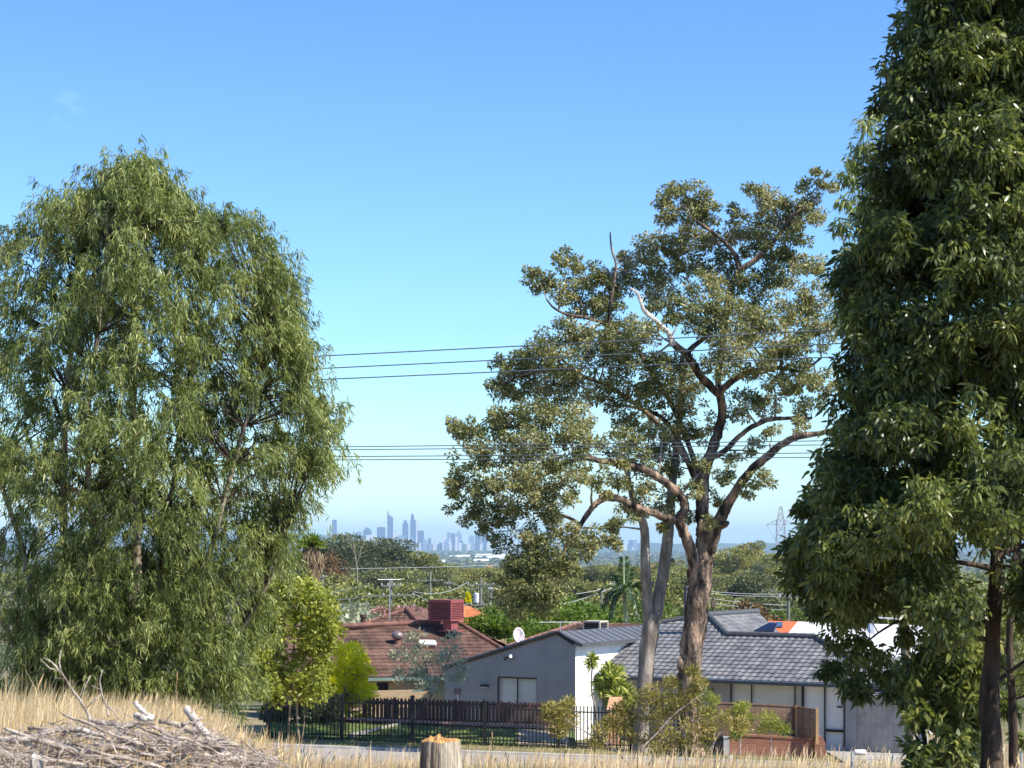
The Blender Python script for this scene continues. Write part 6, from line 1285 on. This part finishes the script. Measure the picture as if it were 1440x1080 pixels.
# dry grass
def grass(name, Xs, Ys, H, Wd, mat, seed, lean=.35, heads=0.0):
    g = np.random.default_rng(seed); n = len(Xs); Zs = np.array([gz(x, y) + (lawn_rise(x, y) if y > 76.15 and x < 2.3 else 0) for x, y in zip(Xs, Ys)]); az = g.normal(.3, 1.2, n); ln = g.uniform(.05, 1, n)*lean*H
    dx = np.cos(az)*ln; dy = np.sin(az)*ln; base = np.stack([Xs, Ys, Zs - .02], 1); sa = g.uniform(0, 3.14, n); side = np.stack([np.cos(sa), np.sin(sa)*.4, np.zeros(n)], 1)*Wd[:, None]
    hd = g.random(n) < heads; V = []
    for f, w in ((0, 1.0), (.35, .85), (.68, .6), (.86, .42), (1.0, .06)):
        c = base + np.stack([dx*f**2, dy*f**2, H*(f - .12*f*f*ln/np.maximum(H, .01))], 1); ww = np.where(hd & (f > .8) & (f < .95), 2.6, w); V += [c - side*ww[:, None] if np.ndim(ww) else c - side*w, c + side*ww[:, None]]
    V = np.stack(V, 1).reshape(-1, 3); k = np.arange(n)[:, None]*10; F = [k + np.array([[2*i, 2*i+1, 2*i+3, 2*i+2]]) for i in range(4)]
    T = np.clip(g.random(n)*.75 + g.normal(.12, .12, n), 0, 1); tag(np_mesh(name, V, F, mat, None, np.repeat(T, 10)), kind='stuff')
g = np.random.default_rng(50)
def scatter(n, y0, y1, f):
    Ys = y0*(y1/y0)**g.random(n); Xs = g.uniform(-.27, .27, n)*Ys; keep = np.array([g.random() < f(x, y) for x, y in zip(Xs, Ys)]); return Xs[keep], Ys[keep]
def dens_(x, y):
    px = 720 + x*FP/y; d = .5 + .5*math.sin(x*5.3 + y*1.9)*math.sin(x*3.1 - y*3.7)
    if px < 385 and y < 13.0: return .06
    if px < 400 and y < 15: return .55 * d
    return d
X_, Y_ = scatter(90000, 11, 30, dens_); hh = g.uniform(.10, .30, len(X_)) * np.clip(1.55 - np.maximum(0, 720 + X_*FP/Y_ - 40) / 900, 1, 1.55); px_ = 720 + X_*FP/Y_
hh *= np.where(px_ < 330, 1.0, np.where(px_ < 600, .62, .5)); 
grass('dry_grass', X_, Y_, hh, g.uniform(.0016, .0036, len(X_)), M['straw'], 51)
X_, Y_ = scatter(30000, 30, 66, lambda x, y: .5 + .5*math.sin(x*.8)*math.sin(y*.6)); grass('dry_grass', X_, Y_, g.uniform(.2, .55, len(X_)), g.uniform(.005, .010, len(X_)), M['straw'], 52)
X_, Y_ = scatter(2600, 14, 26, lambda x, y: .9 if 720 + x*FP/y < 480 else .28); px_ = 720 + X_*FP/Y_; grass('tall_grass_stalks', X_, Y_, g.uniform(.18, .42, len(X_))*np.where(px_ < 300, 1, .75), g.uniform(.0018, .0032, len(X_)), M['straw'], 53, .5, .6)
X_, Y_ = scatter(22000, 72.95, 79.2, lambda x, y: .9 if y < 76.4 else (.75 if -7 < x < 1.2 else .1)); grass('verge_grass', X_, Y_, g.uniform(.05, .16, len(X_)), g.uniform(.008, .014, len(X_)), leafmat('verge_blades', [(.10,.12,.03), (.20,.22,.07), (.42,.34,.17)], .7, .2), 54)
# a few individual tall stalks
for (px, ptop, Y, lab) in [(247, 944, 16, 'single tall straw stalk left of the stump, behind the upright log'), (897, 1005, 20, 'tall rusty grass stalk in front of the forked gum foot'), (690, 1028, 18, 'tall seed-headed stalk right of the stump')]:
    b = P(px, 1100, Y); b.z = gz(b.x, Y) - .05; t_ = P(px + 2, ptop, Y); mb = MB(); mb.tube([b, b.lerp(t_, .5) + Vector((-.01, 0, 0)), t_], [.004, .0035, .002], 5); mb.tube([t_ - Z*.07, t_ - Z*.03, t_], [.003, .007, .002], 5); mb.build('stalk', surf('stalk', (.6,.45,.25), (.5,.36,.2), 9, .8, 0)) if False else tag(mb.build('grass_stalk', M['timber_post']), lab, 'grass stalk')
# white guide post and small wire fence at lower right
c = P(1028, 1063, 66); mb = MB(); mb.box((c.x - .045, 65.98, gz(c.x, 66)), (c.x + .045, 66.02, gz(c.x, 66) + .02 + (c.z - gz(c.x, 66)))); mb.box((c.x - .03, 65.97, c.z - .14), (c.x + .03, 65.985, c.z - .06)); tag(mb.build('guide_post', M['white_paint']), 'short white roadside post standing in the dry grass', 'post')
wf = empty('wire_fence', P(1200, 1075, 24), 'low post-and-wire fence in the grass at the lower right', 'fence'); wf.location.z = gz(wf.location.x, 24)
for px_ in (1198, 1276, 1356, 1436):
    b = P(px_, 1100, 24); b.z = gz(b.x, 24) - .1; tp_ = P(px_, 1056, 24); mb = MB(); mb.tube([b, tp_], [.016, .013], 6); mb.build('post', M['steel'], wf)
for py_ in (1060, 1068, 1078): mb = MB(); mb.tube([P(1198, py_, 24), P(1276, py_ + 1, 24), P(1356, py_ - 2, 24), P(1436, py_, 24), P(1560, py_, 24)], .003, 4); mb.build('wire', M['steel'], wf)
mb = MB(); c = P(1209, 1058, 23.9); mb.lathe([(.03, -.06), (.032, -.05), (.032, .06), (.02, .07)], (0, 0, 0), 12); mb.v = [Vector((v.z + c.x, v.y + c.y, v.x + c.z)) for v in mb.v]; tag(mb.build('plastic_cap', M['white_paint'], None, True), 'small white plastic cylinder resting on the wire fence', 'cap')

# ------------------------------------------------------------------ the air between: closed haze box
hz = MB(); hz.box((-26000, -120, -62), (26000, 45000, 330)); ho = hz.build('haze', None); tag(ho, kind='stuff')
m = bpy.data.materials.new('haze_air'); m.use_nodes = True; nt = m.node_tree; nt.nodes.clear(); pv = nt.nodes.new('ShaderNodeVolumePrincipled'); o_ = nt.nodes.new('ShaderNodeOutputMaterial')
pv.inputs['Color'].default_value = (.50, .74, 1.0, 1); pv.inputs['Density'].default_value = 3.9e-5; pv.inputs['Anisotropy'].default_value = 0.0
nt.links.new(pv.outputs[0], o_.inputs['Volume']); m.cycles.homogeneous_volume = True if hasattr(m.cycles, 'homogeneous_volume') else False
ho.data.materials.append(m)
# drop prototypes that were never placed
for k, (pr, _, _) in enumerate(PT):
    if k not in used:
        for ch in list(pr.children): bpy.data.objects.remove(ch)
        bpy.data.objects.remove(pr)
